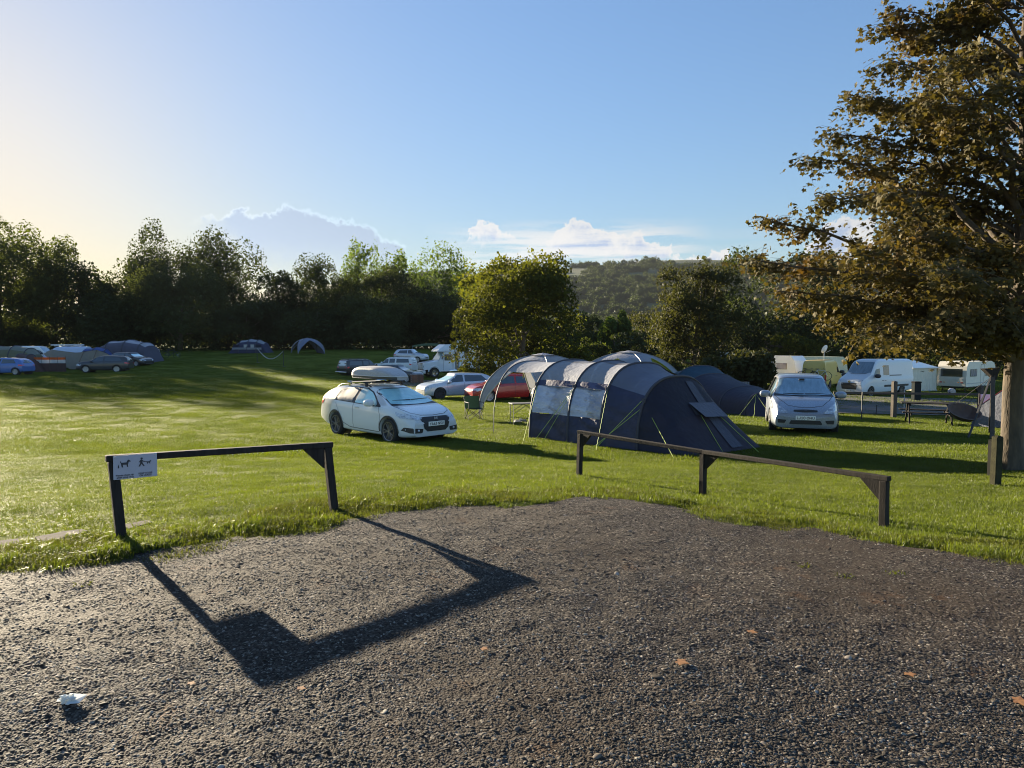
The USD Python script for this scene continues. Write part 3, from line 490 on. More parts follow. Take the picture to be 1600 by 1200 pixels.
# the brown maple beside the camera
def maple_leaf():
    a = np.radians([-90, -60, -35, -5, 20, 50, 70, 90, 110, 130, 160, 185, 215, 240]); rr = np.array([.12, .45, .62, .55, .95, .62, .66, 1.08, .66, .62, .95, .55, .62, .45]); p = np.stack([np.cos(a) * rr, np.sin(a) * rr], 1); return p
def maple():
    r = np.random.default_rng(5); base = at(1579, 732); bx, by, bz = base
    t = thing('maple_tree', 'big maple with bronze brown leaves at the right edge of the lawn', 'tree', base)
    trunk = [tube([(0, 0, -.2), (0.0, 0, .08), (.01, 0, .4), (0.0, .02, 1.4), (.05, .05, 2.3), (.10, .1, 3.4), (.05, .0, 5.2), (.0, .1, 7.4), (.1, .1, 9.3)], [.30, .225, .175, .158, .155, .13, .10, .065, .02], 14)]
    ends = [(1172, 405, 0), (1190, 345, .5), (1215, 455, -.6), (1262, 248, .2), (1275, 300, -1.0), (1322, 152, 0), (1350, 250, .9), (1385, 92, -.3), (1390, 20, .3), (1345, 525, -1.2), (1290, 500, 1.0), (1250, 395, 1.3), (1420, 520, -2.1), (1330, 395, -1.9), (1390, 300, -2.2), (1440, 160, -1.6), (1455, -60, -.8), (1480, 420, -2.9), (1490, 90, -2.4), (1430, 520, 1.6), (1360, 470, 2.2), (1480, 500, -2.2), (1500, 505, -1.0), (1240, 470, .4), (1300, 210, .8), (1370, 40, .5)]
    E = [np.array(atY(px, py, by + dy)) - base for px, py, dy in ends]
    for k in range(46):                                              # the rest of the crown, all round
        a = r.uniform(-2.3, 2.3); z = r.uniform(2.4, 9.4); rad = 4.3 * np.clip(1 - ((z - 4.2) / 5.6) ** 2, .12, 1) ** .5 * r.uniform(.55, 1.0); E.append(np.array([math.cos(a) * rad, math.sin(a) * rad, z]))
    for k in range(44):
        a = r.uniform(0, 6.28); q_ = r.uniform(1.0, 2.6); E.append(np.array([math.cos(a) * q_, math.sin(a) * q_, r.uniform(3, 9.2)]))
    TW, LP, LN = [], [], []
    for e in E:
        L = np.linalg.norm(e[:2]); zs = np.clip(e[2] - L * .55 + .2, 1.9, 8.6); s = np.array([.03, .03, zs]); ss = np.linspace(0, 1, 9)[:, None]
        P = s + (e - s) * ss + np.array([0, 0, 1.0]) * (.10 * L * np.sin(np.pi * ss)) + r.normal(0, .03 * max(L, 1), (9, 3)) * np.sin(np.pi * ss)
        trunk.append(tube(P, np.linspace(.018 + .012 * L, .006, 9), 6))
        nt = int(12 + 12 * L)
        for _ in range(nt):
            u = r.uniform(.22, 1.0) ** .8; k = min(int(u * 8), 7); c = P[k] + (P[k + 1] - P[k]) * (u * 8 - k); d = r.normal(size=3); d[2] = d[2] * .5 - .05; d += .5 * (P[k + 1] - P[k]) / np.linalg.norm(P[k + 1] - P[k]); d /= np.linalg.norm(d)
            l = r.uniform(.25, .75) * (1.1 - .45 * u); Q = np.array([c, c + d * l * .5 + [0, 0, .03], c + d * l + [0, 0, -.06]]); TW.append(tube(Q, [.006, .004, .002], 3, cap=False))
            m = r.integers(14, 23); f = r.uniform(.25, 1.08, m)[:, None]; q = c + (Q[2] - c) * f + r.normal(0, .070, (m, 3)) + [0, 0, -.05]; LP.append(q)
    LP = np.vstack(LP); n = len(LP); kp = ~((LP[:, 2] < 2.3) & (np.hypot(LP[:, 0], LP[:, 1]) < 1.0)); LP = LP[kp]; n = len(LP)
    nv = r.normal(size=(n, 3)) * .55 + np.array([0, -.25, .75]) + LP * [.08, .08, 0]; nv /= np.linalg.norm(nv, axis=1, keepdims=True)
    dn = np.array([0, 0, -1.0]) + r.normal(size=(n, 3)) * .45 + LP / (1 + np.linalg.norm(LP, axis=1, keepdims=True)) * [.8, .8, 0]; yv = dn - nv * (dn * nv).sum(1, keepdims=True); yv /= np.linalg.norm(yv, axis=1, keepdims=True); xv = np.cross(yv, nv)
    lf = maple_leaf(); k = len(lf); s = .053 * np.exp(r.normal(0, .22, n)); cup = -.22 * (lf ** 2).sum(1)
    V = LP[:, None] + s[:, None, None] * (lf[None, :, :1] * xv[:, None] + lf[None, :, 1:] * yv[:, None] + cup[None, :, None] * nv[:, None]); C = LP[:, None]
    V = np.concatenate([C, V], 1).reshape(-1, 3); i = np.arange(n)[:, None] * (k + 1); F_ = np.vstack([np.concatenate([i, i + 1 + j, i + 1 + (j + 1) % k], 1) for j in range(k)])
    part(t, 'trunk', cat_(trunk), BARK2, smooth=True); part(t, 'twigs', cat_(TW), BARK, kind='stuff'); part(t, 'crown', trimesh.Trimesh(V, F_, process=False), LEAF['maple'])
    return n
NLEAF = maple()
# ================================================================ VEHICLES
def paint(name, c, rough=.32, metal=0.0, dew=.12): return mat(name, c, rough, metal=metal, var=dew, scale=30, coat=.6, spec=.5, rvar=.08)
RUBBER = mat('rubber_look', (0.014, 0.014, 0.014), .8, var=.3, scale=20)
BLACKP = mat('black_plastic_look', (0.016, 0.016, 0.018), .5, var=.2, scale=30)
RIM = mat('alloy_look', (0.42, 0.42, 0.43), .35, metal=.9)
RIMD = mat('dark_alloy_look', (0.16, 0.16, 0.17), .35, metal=.8)
CHROME = mat('chrome_look', (0.75, 0.75, 0.76), .12, metal=1.0)
LAMP = mat('headlamp_look', (0.58, 0.62, 0.68), .12, metal=.1, color2=(0.16, 0.18, 0.21), scale=14, coat=1.0)
REDL = mat('red_lamp_look', (0.55, 0.02, 0.02), .2, coat=1.0)
AMBER = mat('amber_lamp_look', (0.6, 0.2, 0.02), .2, coat=1.0)
PLATEW = mat('white_plate_look', (0.72, 0.72, 0.68), .5)
PLATET = mat('plate_letter_look', (0.012, 0.012, 0.014), .6)
GLASS = mat('dark_glass_look', (0.022, 0.028, 0.032), .06, spec=.8, coat=1.0)
FOGGED = mat('dewy_windscreen_look', (0.30, 0.50, 0.50), .28, color2=(0.20, 0.38, 0.42), scale=5, coat=.8, spec=.5)
FOGDK = mat('dewy_dark_glass_look', (0.155, 0.145, 0.135), .45, var=.25, scale=12, spec=.4)
FOGBL = mat('bluish_windscreen_look', (0.13, 0.20, 0.25), .12, color2=(0.07, 0.12, 0.15), scale=3, coat=1.0, stretch=(1, 3, .5))
GAP = mat('panel_gap_look', (0.01, 0.01, 0.01), .9)

class Body:
    """a lofted car shell: x forward, z up, half-width W(x, z)"""
    def __init__(s, L, Wd, top, belt, bot, nose=.80, tail=.86, roofw=.74, nx=90, tuck=.93, flare=1.0, nn=2.6, wmid=.42):
        s.L, s.Wd = L, Wd; x = np.linspace(-L / 2, L / 2, nx); x[1:-1] = L / 2 * np.sin(x[1:-1] / (L / 2) * np.pi / 2) * .25 + x[1:-1] * .75
        tp = PchipInterpolator(*np.array(top).T)(x); bl = PchipInterpolator(*np.array(belt).T)(x); bt = PchipInterpolator(*np.array(bot).T)(x)
        u = np.abs(x) / (L / 2); end = np.where(x > 0, nose, tail); hw = Wd / 2 * (1 - (1 - end) * np.clip((u - .42) / .58, 0, 1) ** nn)
        S = []
        for i in range(nx):
            zt, zb, w = tp[i], bt[i], hw[i]; zl = min(bl[i], zt - .035); g = zt - zl; zm = zb + (zl - zb) * wmid
            f = 1 - np.clip((g - .05) / .38, 0, 1) * (1 - roofw) - .05; hr = w * f; wb = w * .955
            k = np.array([(0, zb), (.78 * w, zb), (.92 * w * flare, zb + .035), (tuck * w + .04 * w, zb + (zm - zb) * .4), (w, zm), (.992 * w, zm + (zl - zm) * .6), (wb, zl), (wb + (hr - wb) * .52, zl + g * .46), (hr, zl + g * .84), (hr * .93, zl + g * .93), (hr * .80, zl + g * .975), (hr * .45, zl + g * .997), (0, zt)])
            t = np.arange(len(k)); tt = np.linspace(0, len(k) - 1, 37); S.append(PchipInterpolator(t, k)(tt))
        s.S = np.array(S); s.x = x; n = s.S.shape[1]
        V = np.concatenate([np.concatenate([np.full((nx, n, 1), 0.) + x[:, None, None], s.S], 2), np.concatenate([np.full((nx, n - 2, 1), 0.) + x[:, None, None], s.S[:, -2:0:-1] * [-1, 1]], 2)], 1)
        m = V.shape[1]; i, j = np.meshgrid(np.arange(nx - 1), np.arange(m), indexing='ij'); i, j = i.ravel(), j.ravel(); j2 = (j + 1) % m; a, b, c, d = i * m + j, i * m + j2, (i + 1) * m + j2, (i + 1) * m + j
        f = [np.stack([a, c, b], 1), np.stack([a, d, c], 1)]; VV = V.reshape(-1, 3)
        cen = np.array([[x[0], 0, S[0][:, 1].mean()], [x[-1], 0, S[-1][:, 1].mean()]]); q = np.arange(m); q2 = (q + 1) % m; e = (nx - 1) * m
        f += [np.stack([q, q2, np.full(m, len(VV))], 1), np.stack([e + q2, e + q, np.full(m, len(VV) + 1)], 1)]
        s.mesh = trimesh.Trimesh(np.vstack([VV, cen]), np.vstack(f), process=False)
        if s.mesh.volume < 0: s.mesh.invert()
        s.zz = np.linspace(0.1, tp.max() + .02, 170); Wt = np.zeros((nx, 170))
        for i in range(nx):
            P = s.S[i][6:]; Wt[i] = np.interp(s.zz, P[:, 1], P[:, 0], left=P[0, 0], right=-0.02); Wt[i][s.zz < bt[i]] = -.02
        xi = np.linspace(-L / 2, L / 2, 500); s.xi = xi; s.Wi = np.array([np.interp(xi, x, Wt[:, k]) for k in range(170)]).T
        s.W = RegularGridInterpolator((xi, s.zz), s.Wi, bounds_error=False, fill_value=0.0)
    def side(s, x, z): return np.maximum(s.W(np.stack([x, z], -1)), 0)
    def front(s, y, z, sgn=1):
        """the x at which the shell is met from the front (or from the back) at (y, z)"""
        xi = s.xi if sgn < 0 else s.xi[::-1]; X = np.broadcast_to(xi, (len(y), len(xi))); w = s.W(np.stack([X, np.broadcast_to(z[:, None], X.shape)], -1)); ins = w >= np.abs(y)[:, None]
        k = np.where(ins.any(1), ins.argmax(1), 0); r = np.arange(len(y)); k0 = np.maximum(k - 1, 0); a, b = w[r, k0] - np.abs(y), w[r, k] - np.abs(y); t = np.where((k > 0) & (b - a > 1e-9), np.clip(-a / np.where(b - a > 1e-9, b - a, 1), 0, 1), 1)
        return xi[k0] + (xi[k] - xi[k0]) * t
    def above(s, x, y):
        ns = []
        for a, b in zip(x, y):
            i = np.clip(np.searchsorted(s.x, a), 1, len(s.x) - 1); t = (a - s.x[i - 1]) / (s.x[i] - s.x[i - 1]); P = s.S[i - 1] * (1 - t) + s.S[i] * t; P = P[12:][::-1]; ns.append(np.interp(abs(b), P[:, 0], P[:, 1]))
        return np.array(ns)

def fill(poly, step):
    """points and triangles of a polygon, evenly filled"""
    poly = poly if hasattr(poly, 'exterior') else Polygon(poly)
    poly = poly.buffer(0); L = poly.exterior.length; n = max(int(L / step), 8); B = np.array([poly.exterior.interpolate(k / n, normalized=True).coords[0] for k in range(n)] + list(poly.exterior.coords)[:-1])
    x0, y0, x1, y1 = poly.bounds; gx, gy = np.meshgrid(np.arange(x0 + step / 2, x1, step), np.arange(y0 + step / 2, y1, step)); g = np.stack([gx.ravel(), gy.ravel()], 1)
    inn = poly.buffer(-step * .35); g = g[contains_xy(inn, g[:, 0], g[:, 1])] if not inn.is_empty else g[:0]
    P = np.unique(np.round(np.vstack([B, g]), 5), axis=0); t = Delaunay(P).simplices; c = P[t].mean(1); t = t[contains_xy(poly, c[:, 0], c[:, 1])]
    e1, e2 = P[t[:, 1]] - P[t[:, 0]], P[t[:, 2]] - P[t[:, 0]]; cr = e1[:, 0] * e2[:, 1] - e1[:, 1] * e2[:, 0]; t[cr < 0] = t[cr < 0][:, ::-1]; return P, t[np.abs(cr) > 1e-9]
def rounded(poly, r):
    p = Polygon(poly); return p.buffer(-r, join_style='mitre').buffer(r) if r else p
def patch(body, poly, mode, eps=.006, r=.02, step=.06, side=1):
    """a sheet lying on the shell: mode side (x, z), front or rear (y, z), top (x, y)"""
    P, t = fill(rounded(poly, r) if not hasattr(poly, 'exterior') else poly, step)
    if mode == 'side':
        y = body.side(P[:, 0], P[:, 1]) + eps; V = np.stack([P[:, 0], y * side, P[:, 1]], 1); t = t[:, ::-1] if side > 0 else t
    elif mode in ('front', 'rear'):
        sg = 1 if mode == 'front' else -1; V = np.stack([body.front(P[:, 0], P[:, 1], sg) + sg * eps, P[:, 0], P[:, 1]], 1); t = t if sg > 0 else t[:, ::-1]
    else: V = np.stack([P[:, 0], P[:, 1], body.above(P[:, 0], P[:, 1]) + eps], 1)
    return trimesh.Trimesh(V, t, process=False)
def wheel_meshes(r, w, spokes=5, twin=False, rim_r=.70):
    ty = lathe([(r * rim_r, -w / 2 * .8), (r * .93, -w / 2), (r, -w / 2 * .72), (r, w / 2 * .72), (r * .93, w / 2), (r * rim_r, w / 2 * .8), (r * rim_r, -w / 2 * .8)], 30)
    rr = r * rim_r; o = w / 2
    rm = [lathe([(rr * 1.0, o * .82), (rr * 1.01, o * .95), (rr * .93, o * .90), (rr * .91, o * .2), (rr * 1.0, o * .2), (rr, o * .82)], 30), lathe([(0, o * .85), (rr * .17, o * .85), (rr * .2, o * .5), (0, o * .5)], 14)]
    for k in range(spokes):
        for da in ((-.13, .13) if twin else (0,)):
            a = 2 * np.pi * k / spokes; p0 = np.array([math.cos(a + da * .6) * rr * .14, o * .72, math.sin(a + da * .6) * rr * .14]); p1 = np.array([math.cos(a + da * 1.5) * rr * .95, o * .80, math.sin(a + da * 1.5) * rr * .95])
            rm.append(bar(p0, p1, rr * (.10 if twin else .2), rr * .10, up=(0, 1, 0)))
    disc = lathe([(0, o * .15), (rr * .92, o * .15), (rr * .92, o * .05), (0, o * .05)], 20)
    return ty, cat_(rm), disc
def plate(txt, w=.52, h=.11):
    b = rbox(.012, w, h, b=.003); t = meshkit.text_mesh(txt, h * .62, .002, bold=True); t.apply_translation([-(t.bounds[0][0] + t.bounds[1][0]) / 2, -(t.bounds[0][1] + t.bounds[1][1]) / 2, 0])
    k = min(1, w * .88 / (t.bounds[1][0] - t.bounds[0][0])); t.apply_scale([k, 1, 1]); M = np.array([[0, 0, 1, .0065], [1, 0, 0, 0], [0, 1, 0, 0], [0, 0, 0, 1.]]); t.apply_transform(M); return b, t
def car(name, label, cat, loc, rz, sp, color, group=None, roll=(0, 0)):
    """builds the shell, cuts the arches, lays on glass, lamps, trim; sp is the shape"""
    B = Body(sp['L'], sp['W'], sp['top'], sp['belt'], sp['bot'], **sp.get('body', {})); t = thing(name, label, cat, loc, rz, group)
    wr, ww = sp['wr'], sp.get('ww', .21); xs = sp['axles']; mm = man(B.mesh); cuts = []; hwid = sp['W'] / 2
    for x in xs:
        for s in (-1, 1):
            c = trimesh.creation.cylinder(wr * 1.13, .5, sections=40); c.apply_transform(R(np.pi / 2, [1, 0, 0])); c.apply_translation([x, s * (hwid - .25 + .2), wr * 1.03]); cuts.append(man(c))
    mm = mm - m3.Manifold.batch_boolean(cuts, m3.OpType.Add); part(t, 'body', unman(mm), color, smooth=38)
    liner = []
    for x in xs:
        for s in (-1, 1):
            c = lathe([(0, 0), (wr * 1.12, 0), (wr * 1.12, .03), (0, .03)], 24); c.apply_translation([x, s * (hwid - .34), wr * 1.03]); liner.append(c)
    liner.append(rbox(sp['L'] * .86, sp['W'] * .7, .12, (0, 0, .27)))
    part(t, 'underbody', cat_(liner), BLACKP)
    ty, rm, dc = wheel_meshes(wr, ww, sp.get('spokes', 5), sp.get('twin', False), sp.get('rim_r', .70))
    for x in xs:
        for s in (1, -1):
            w = part_x(t, 'wheel', (x, s * (hwid - ww / 2 - .012), wr), 0 if s > 0 else np.pi)
            part(w, 'tyre', ty, RUBBER, smooth=35); part(w, 'rim', cat_([rm, dc]), sp.get('rim', RIM), smooth=35)
    if sp.get('trim'):
        for poly in sp['trim']:
            for s in (1, -1): part(t, 'black_trim', patch(B, poly, 'side', .004, side=s), BLACKP)
    if sp.get('arch'):
        for x in xs:
            for s in (1, -1):
                pl = Point(x, wr * 1.03).buffer(wr * 1.26, 24).difference(Point(x, wr * 1.03).buffer(wr * 1.125, 24)).intersection(Polygon([(-9, .30), (9, .30), (9, 3), (-9, 3)])); part(t, 'arch_trim', patch(B, pl, 'side', .012, step=.05, side=s), BLACKP, smooth=True)
    for poly, mt in sp['windows']:
        for s in (1, -1): part(t, 'side_window', patch(B, poly, 'side', .007, r=.025, side=s), mt, smooth=True)
    G_ = lambda key, nm, mode, mt, eps=.007, r=.02, sm=True: [part(t, nm, patch(B, p, mode, eps, r=r), mt, smooth=sm) for p in sp.get(key, [])]
    mir = lambda P: [(-a, b) for a, b in P]
    if sp.get('screen'):
        xb, yb, xt, yt = sp['screen']; pl = [(xb - .10, -yb), (xb, -yb * .5), (xb + .02, 0), (xb, yb * .5), (xb - .10, yb), (xt, yt), (xt + .03, 0), (xt, -yt)]
        part(t, 'windscreen', patch(B, pl, 'top', .008, r=.04, step=.06), sp.get('screen_mat', FOGGED), smooth=True)
        if sp.get('screen_band'): part(t, 'windscreen_surround', patch(B, [(xb + .05, -yb - .05), (xb + .08, 0), (xb + .05, yb + .05), (xt - .05, yt + .04), (xt - .05, -yt - .04)], 'top', .003, r=.03, step=.06), BLACKP, smooth=True)
    if sp.get('rear_glass'): part(t, 'rear_window', patch(B, sp['rear_glass'], 'rear', .007, r=.04, step=.08), sp.get('rear_mat', GLASS), smooth=True)
    for P in sp.get('headlights', []):
        for q in (P, mir(P)): part(t, 'headlight', patch(B, q, 'front', .022, r=.012, step=.03), LAMP, smooth=True)
    for P in sp.get('sidelamps', []):
        for s in (1, -1): part(t, 'headlight_wing', patch(B, P, 'side', .012, r=.01, step=.03, side=s), LAMP, smooth=True)
    G_('grille', 'grille', 'front', BLACKP, .009); G_('vents', 'bumper_vent', 'front', BLACKP, .009)
    for P in sp.get('foglights', []):
        for q in (P, mir(P)): part(t, 'fog_light_recess', patch(B, q, 'front', .01, r=.015, step=.04), BLACKP, smooth=True)
    for P in sp.get('tails', []):
        for s in (1, -1): part(t, 'tail_light', patch(B, P, 'side', .009, r=.01, step=.04, side=s), REDL, smooth=True)
    for P in sp.get('tails_rear', []):
        for q in (P, mir(P)): part(t, 'rear_light', patch(B, q, 'rear', .009, r=.01, step=.04), REDL, smooth=True)
    for ln, wd in sp.get('gaps', []):
        for s in (1, -1): part(t, 'door_gap', patch(B, LineString(ln).buffer(wd), 'side', .003, step=.08, side=s), GAP)
    for ln, wd in sp.get('top_gaps', []):
        for s in (1, -1): part(t, 'shut_line', patch(B, LineString([(a_, b_ * s) for a_, b_ in ln]).buffer(wd), 'top', .003, step=.08), GAP)
    for x, z in sp.get('handles', []):
        for s in (1, -1): part(t, 'door_handle', rbox(.17, .035, .03, (x, s * (float(B.side(np.array([x]), np.array([z]))[0]) + .012), z), .008), sp.get('handle_mat', color))
    if sp.get('mirror'):
        x, z = sp['mirror']; yw = float(B.side(np.array([x]), np.array([z]))[0])
        for s in (1, -1):
            k = sp.get('mirror_size', 1.0); mi = trimesh.creation.icosphere(3); mi.vertices = np.sign(mi.vertices) * np.abs(mi.vertices) ** .8 * np.array([.09, .125, .085]) * k; mi.apply_translation([x, s * (yw + .15 * k), z + .04]); p = part(t, 'door_mirror', mi, sp.get('mirror_mat', color), smooth=True)
            part(p, 'mirror_stalk', bar((x + .01, s * (yw - .03), z - .045), (x, s * (yw + .13), z - .035), .05, .03), BLACKP)
    if sp.get('plate'):
        txt, z, w, h = sp['plate']; xf = float(B.front(np.array([0.0, .2]), np.array([z, z])).max()); b, l = plate(txt, w, h); p = part(t, 'number_plate', T(b, (xf + .016, 0, z)), PLATEW); part(p, 'plate_lettering', T(l, (xf + .016, 0, z)), PLATET)
    if sp.get('rear_plate'):
        z, w, h = sp['rear_plate']; xf = float(B.front(np.array([0.0]), np.array([z]), -1).min()); part(t, 'rear_number_plate', rbox(.012, w, h, (xf - .012, 0, z), .003), PLATEW)
    if sp.get('wiper'):
        z = sp['wiper']
        for y0, y1, dz in ((.05, .62, .035), (-.55, .02, .03)):
            yy = np.linspace(y0, y1, 6); zz = z + dz * np.linspace(1, .2, 6) + np.linspace(0, .03, 6); part(t, 'wiper', tube(np.stack([B.front(yy, zz) + .022, yy, zz], 1), .011, 5), BLACKP)
    if sp.get('rails'):
        x0, x1 = sp['rails']
        for s in (1, -1):
            xx = np.linspace(x0, x1, 9); yv = np.full(9, s * sp['W'] / 2 * sp.get('body', {}).get('roofw', .74) * .86); zv = B.above(xx, yv) + .045; zv[0] -= .045; zv[-1] -= .045; part(t, 'roof_rail', tube(np.stack([xx, yv, zv], 1), .018, 6), CHROME if sp.get('rail_chrome') else BLACKP, smooth=True)
    return t, B
def part_x(t, name, loc, rz=0.0):
    x = UsdGeom.Xform.Define(stage, numbered(t, name)); x.AddTranslateOp().Set(Gf.Vec3d(*map(float, loc))); x.AddRotateZOp().Set(float(math.degrees(rz))); return str(x.GetPath())
def facing(dx, dy): return math.atan2(dy, dx)

def hatch(L=4.37, W=1.79, Hh=1.45, wb=2.64, fo=.88, wr=.32, glass=GLASS, screen=FOGBL, **k):
    """ordinary five-door hatchback"""
    a = L / 2; f = a - fo; r = f - wb
    top = [(-a, Hh * .56), (-a + .06, Hh * .66), (-a + .28, Hh * .86), (-a + .75, Hh * .965), (-.15, Hh), (.25, Hh * .985), (max(a - 1.85, .32), Hh * .90), (a - 1.02, Hh * .665), (a - .45, Hh * .605), (a - .12, Hh * .52), (a, Hh * .42)]
    belt = [(-a, Hh * .62), (-a + .5, Hh * .66), (0, Hh * .645), (a - 1.1, Hh * .60), (a - .3, Hh * .52), (a, Hh * .36)]
    sp = dict(L=L, W=W, top=top, belt=belt, bot=[(-a, .34), (-a + .4, .24), (0, .19), (a - .5, .20), (a, .25)], wr=wr, axles=(f, r),
        windows=[([(-a + .52, Hh * .69), (-.22, Hh * .675), (-.25, Hh * .92), (-a + .85, Hh * .90)], glass), ([(-.12, Hh * .672), (a - 1.32, Hh * .65), (a - 1.75, Hh * .81), (.28, Hh * .925), (-.14, Hh * .925)], glass)],
        screen=(a - 1.10, W * .385, max(a - 1.85, .32) + .05, W * .31), screen_mat=screen, rear_glass=[(-.55, Hh * .68), (.55, Hh * .68), (.44, Hh * .88), (-.44, Hh * .88)],
        headlights=[[(.42, Hh * .46), (.80, Hh * .52), (.82, Hh * .45), (.45, Hh * .41)]], sidelamps=[[(a - .55, Hh * .50), (a - .20, Hh * .45), (a - .20, Hh * .40), (a - .42, Hh * .43)]], grille=[[(-.42, Hh * .25), (.42, Hh * .25), (.5, Hh * .17), (-.5, Hh * .17)]], vents=[[(-.36, Hh * .40), (.36, Hh * .40), (.34, Hh * .36), (-.34, Hh * .36)]],
        tails=[[(-a + .06, Hh * .60), (-a + .34, Hh * .62), (-a + .30, Hh * .54), (-a + .06, Hh * .53)]], tails_rear=[[(.5, Hh * .61), (.78, Hh * .61), (.78, Hh * .53), (.55, Hh * .53)]], handles=[(-.45, Hh * .57), (.5, Hh * .56)], mirror=(a - 1.42, Hh * .655), wiper=Hh * .68,
        gaps=[([(-.17, .3), (-.17, Hh * .66)], .006), ([(a - 1.36, .42), (a - 1.30, Hh * .62)], .006)], body=dict(roofw=.74))
    sp.update(k); return sp
def suv(L=4.5, W=1.84, Hh=1.66, **k):
    a = L / 2
    o = dict(top=[(-a, Hh * .58), (-a + .05, Hh * .68), (-a + .30, Hh * .92), (-a + .62, Hh * .985), (-.2, Hh), (.25, Hh * .985), (max(a - 1.75, .32), Hh * .90), (a - 1.10, Hh * .695), (a - .4, Hh * .64), (a - .1, Hh * .56), (a, Hh * .44)],
             bot=[(-a, .40), (-a + .4, .30), (0, .25), (a - .5, .27), (a, .34)])
    o.update(k); return hatch(L, W, Hh, wb=2.68, fo=.9, wr=.355, **o)

# ---- the white estate car with the roof box
WHITE = paint('white_paint_look', (0.52, 0.54, 0.55), .25, dew=.08)
a = 2.267
honda = dict(L=4.535, W=1.77, wr=.325, ww=.225, axles=(a - .93, a - .93 - 2.595), spokes=5, twin=True, rim=RIMD, rim_r=.76, arch=True,
    top=[(-a, .86), (-a + .04, .96), (-a + .20, 1.14), (-a + .48, 1.33), (-a + .95, 1.43), (-.45, 1.475), (.05, 1.465), (.38, 1.405), (.85, 1.215), (1.34, 1.005), (1.60, .955), (1.88, .875), (2.08, .79), (a - .06, .68), (a, .58)],
    belt=[(-a, .98), (-a + .45, 1.045), (-.4, 1.0), (.5, .945), (1.2, .90), (1.8, .78), (a, .52)], bot=[(-a, .36), (-a + .35, .26), (0, .18), (a - .55, .18), (a - .1, .21), (a, .24)],
    windows=[([(-1.98, 1.075), (-1.30, 1.035), (-1.26, 1.29), (-1.55, 1.28), (-1.86, 1.19)], FOGDK), ([(-1.20, 1.03), (-.42, 1.005), (-.38, 1.385), (-.62, 1.385), (-1.14, 1.31)], FOGDK), ([(-.27, 1.0), (.80, .965), (.62, 1.10), (.30, 1.29), (.02, 1.375), (-.25, 1.385)], FOGGED)],
    trim=[[(-2.06, 1.055), (-1.3, 1.015), (-.4, .985), (1.02, .935), (.68, 1.10), (.32, 1.315), (.02, 1.405), (-.62, 1.41), (-1.25, 1.335), (-1.62, 1.30), (-1.92, 1.21)]],
    screen=(1.34, .70, .46, .555), screen_band=True, screen_mat=FOGGED, rear_glass=[(-.52, 1.02), (.52, 1.02), (.42, 1.30), (-.42, 1.30)],
    headlights=[[(.36, .715), (.50, .735), (.74, .83), (.80, .80), (.76, .70), (.55, .665)]], sidelamps=[[(1.58, .86), (1.86, .79), (1.96, .70), (1.80, .70), (1.62, .79)]],
    grille=[[(-.52, .725), (-.30, .735), (.30, .735), (.52, .725), (.44, .60), (.40, .44), (.30, .36), (-.30, .36), (-.40, .44), (-.44, .60)]], foglights=[[(.43, .435), (.80, .475), (.82, .39), (.75, .335), (.46, .335)]],
    tails=[[(-2.24, .98), (-2.00, 1.02), (-2.05, .90), (-2.24, .84)]], tails_rear=[[(.42, .98), (.76, .98), (.76, .86), (.52, .86)]], handles=[(-.12, .88)], mirror=(.62, 1.0), mirror_size=1.15, wiper=1.075, plate=('YA63 NSV', .55, .53, .115),
    gaps=[([(-.33, .30), (-.34, .98)], .006), ([(.92, .40), (.98, .70), (.86, .95)], .006), ([(-.9, .42), (-.5, .30), (.9, .28)], .008), ([(-1.25, .95), (-.95, .55)], .004)], top_gaps=[([(1.30, .74), (1.7, .72), (1.98, .62), (2.10, .40), (2.13, 0)], .007)], body=dict(nose=.80, tail=.84, roofw=.70, nn=2.4), rails=(-1.65, .1))
pf, pr = at(610, 689.5), at(527, 686)          # tyres on the grass, front and rear on the near side
def two_wheels(pn, prr, axle_f, half, wbase, side):
    """centre and heading of a car from where its two near wheels stand"""
    d = (pn - prr)[:2]; d /= np.linalg.norm(d); n = np.array([d[1], -d[0]]) * side; c = pn[:2] - d * axle_f + n * half; return c, math.atan2(d[1], d[0])
hrz = math.radians(-45.0); hd = np.array([math.cos(hrz), math.sin(hrz)]); hn = np.array([-hd[1], hd[0]])
hc = pf[:2] - hd * (a - .93) + hn * .80
hz_ = float(H(*hc)); HC = (hc[0], hc[1], hz_ - .02)
estate, HB = car('estate_car', 'white estate car with a grey roof box parked on the lawn', 'car', HC, hrz, honda, WHITE)
for x in (-.88, -.06):
    zr = float(HB.above(np.array([x]), np.array([0.0]))[0]); yb = .60
    part(estate, 'roof_bar', cat_([tube([(x, -yb - .1, zr + .085), (x, yb + .1, zr + .085)], .022, 8)] + [rbox(.09, .07, .12, (x, s * yb, zr + .02), .015) for s in (1, -1)]), CHROME if x < -.5 else BLACKP, smooth=30)
em = cat_([rbox(.012, .016, .085, (0, s * .036, 0), .004) for s in (1, -1)] + [rbox(.012, .06, .016, (0, 0, 0), .004)]); ex = float(HB.front(np.array([0.0]), np.array([.69]))[0]); part(estate, 'badge', T(em, (ex + .022, 0, .685)), mat('silver_badge_look', (.5, .5, .52), .4, metal=.2))
for y, z in ((-.58, .40), (.58, .40)): part(estate, 'fog_lamp', T(trimesh.creation.icosphere(2, .035), (float(HB.front(np.array([y]), np.array([z]))[0]), y, z)), LAMP, smooth=True)
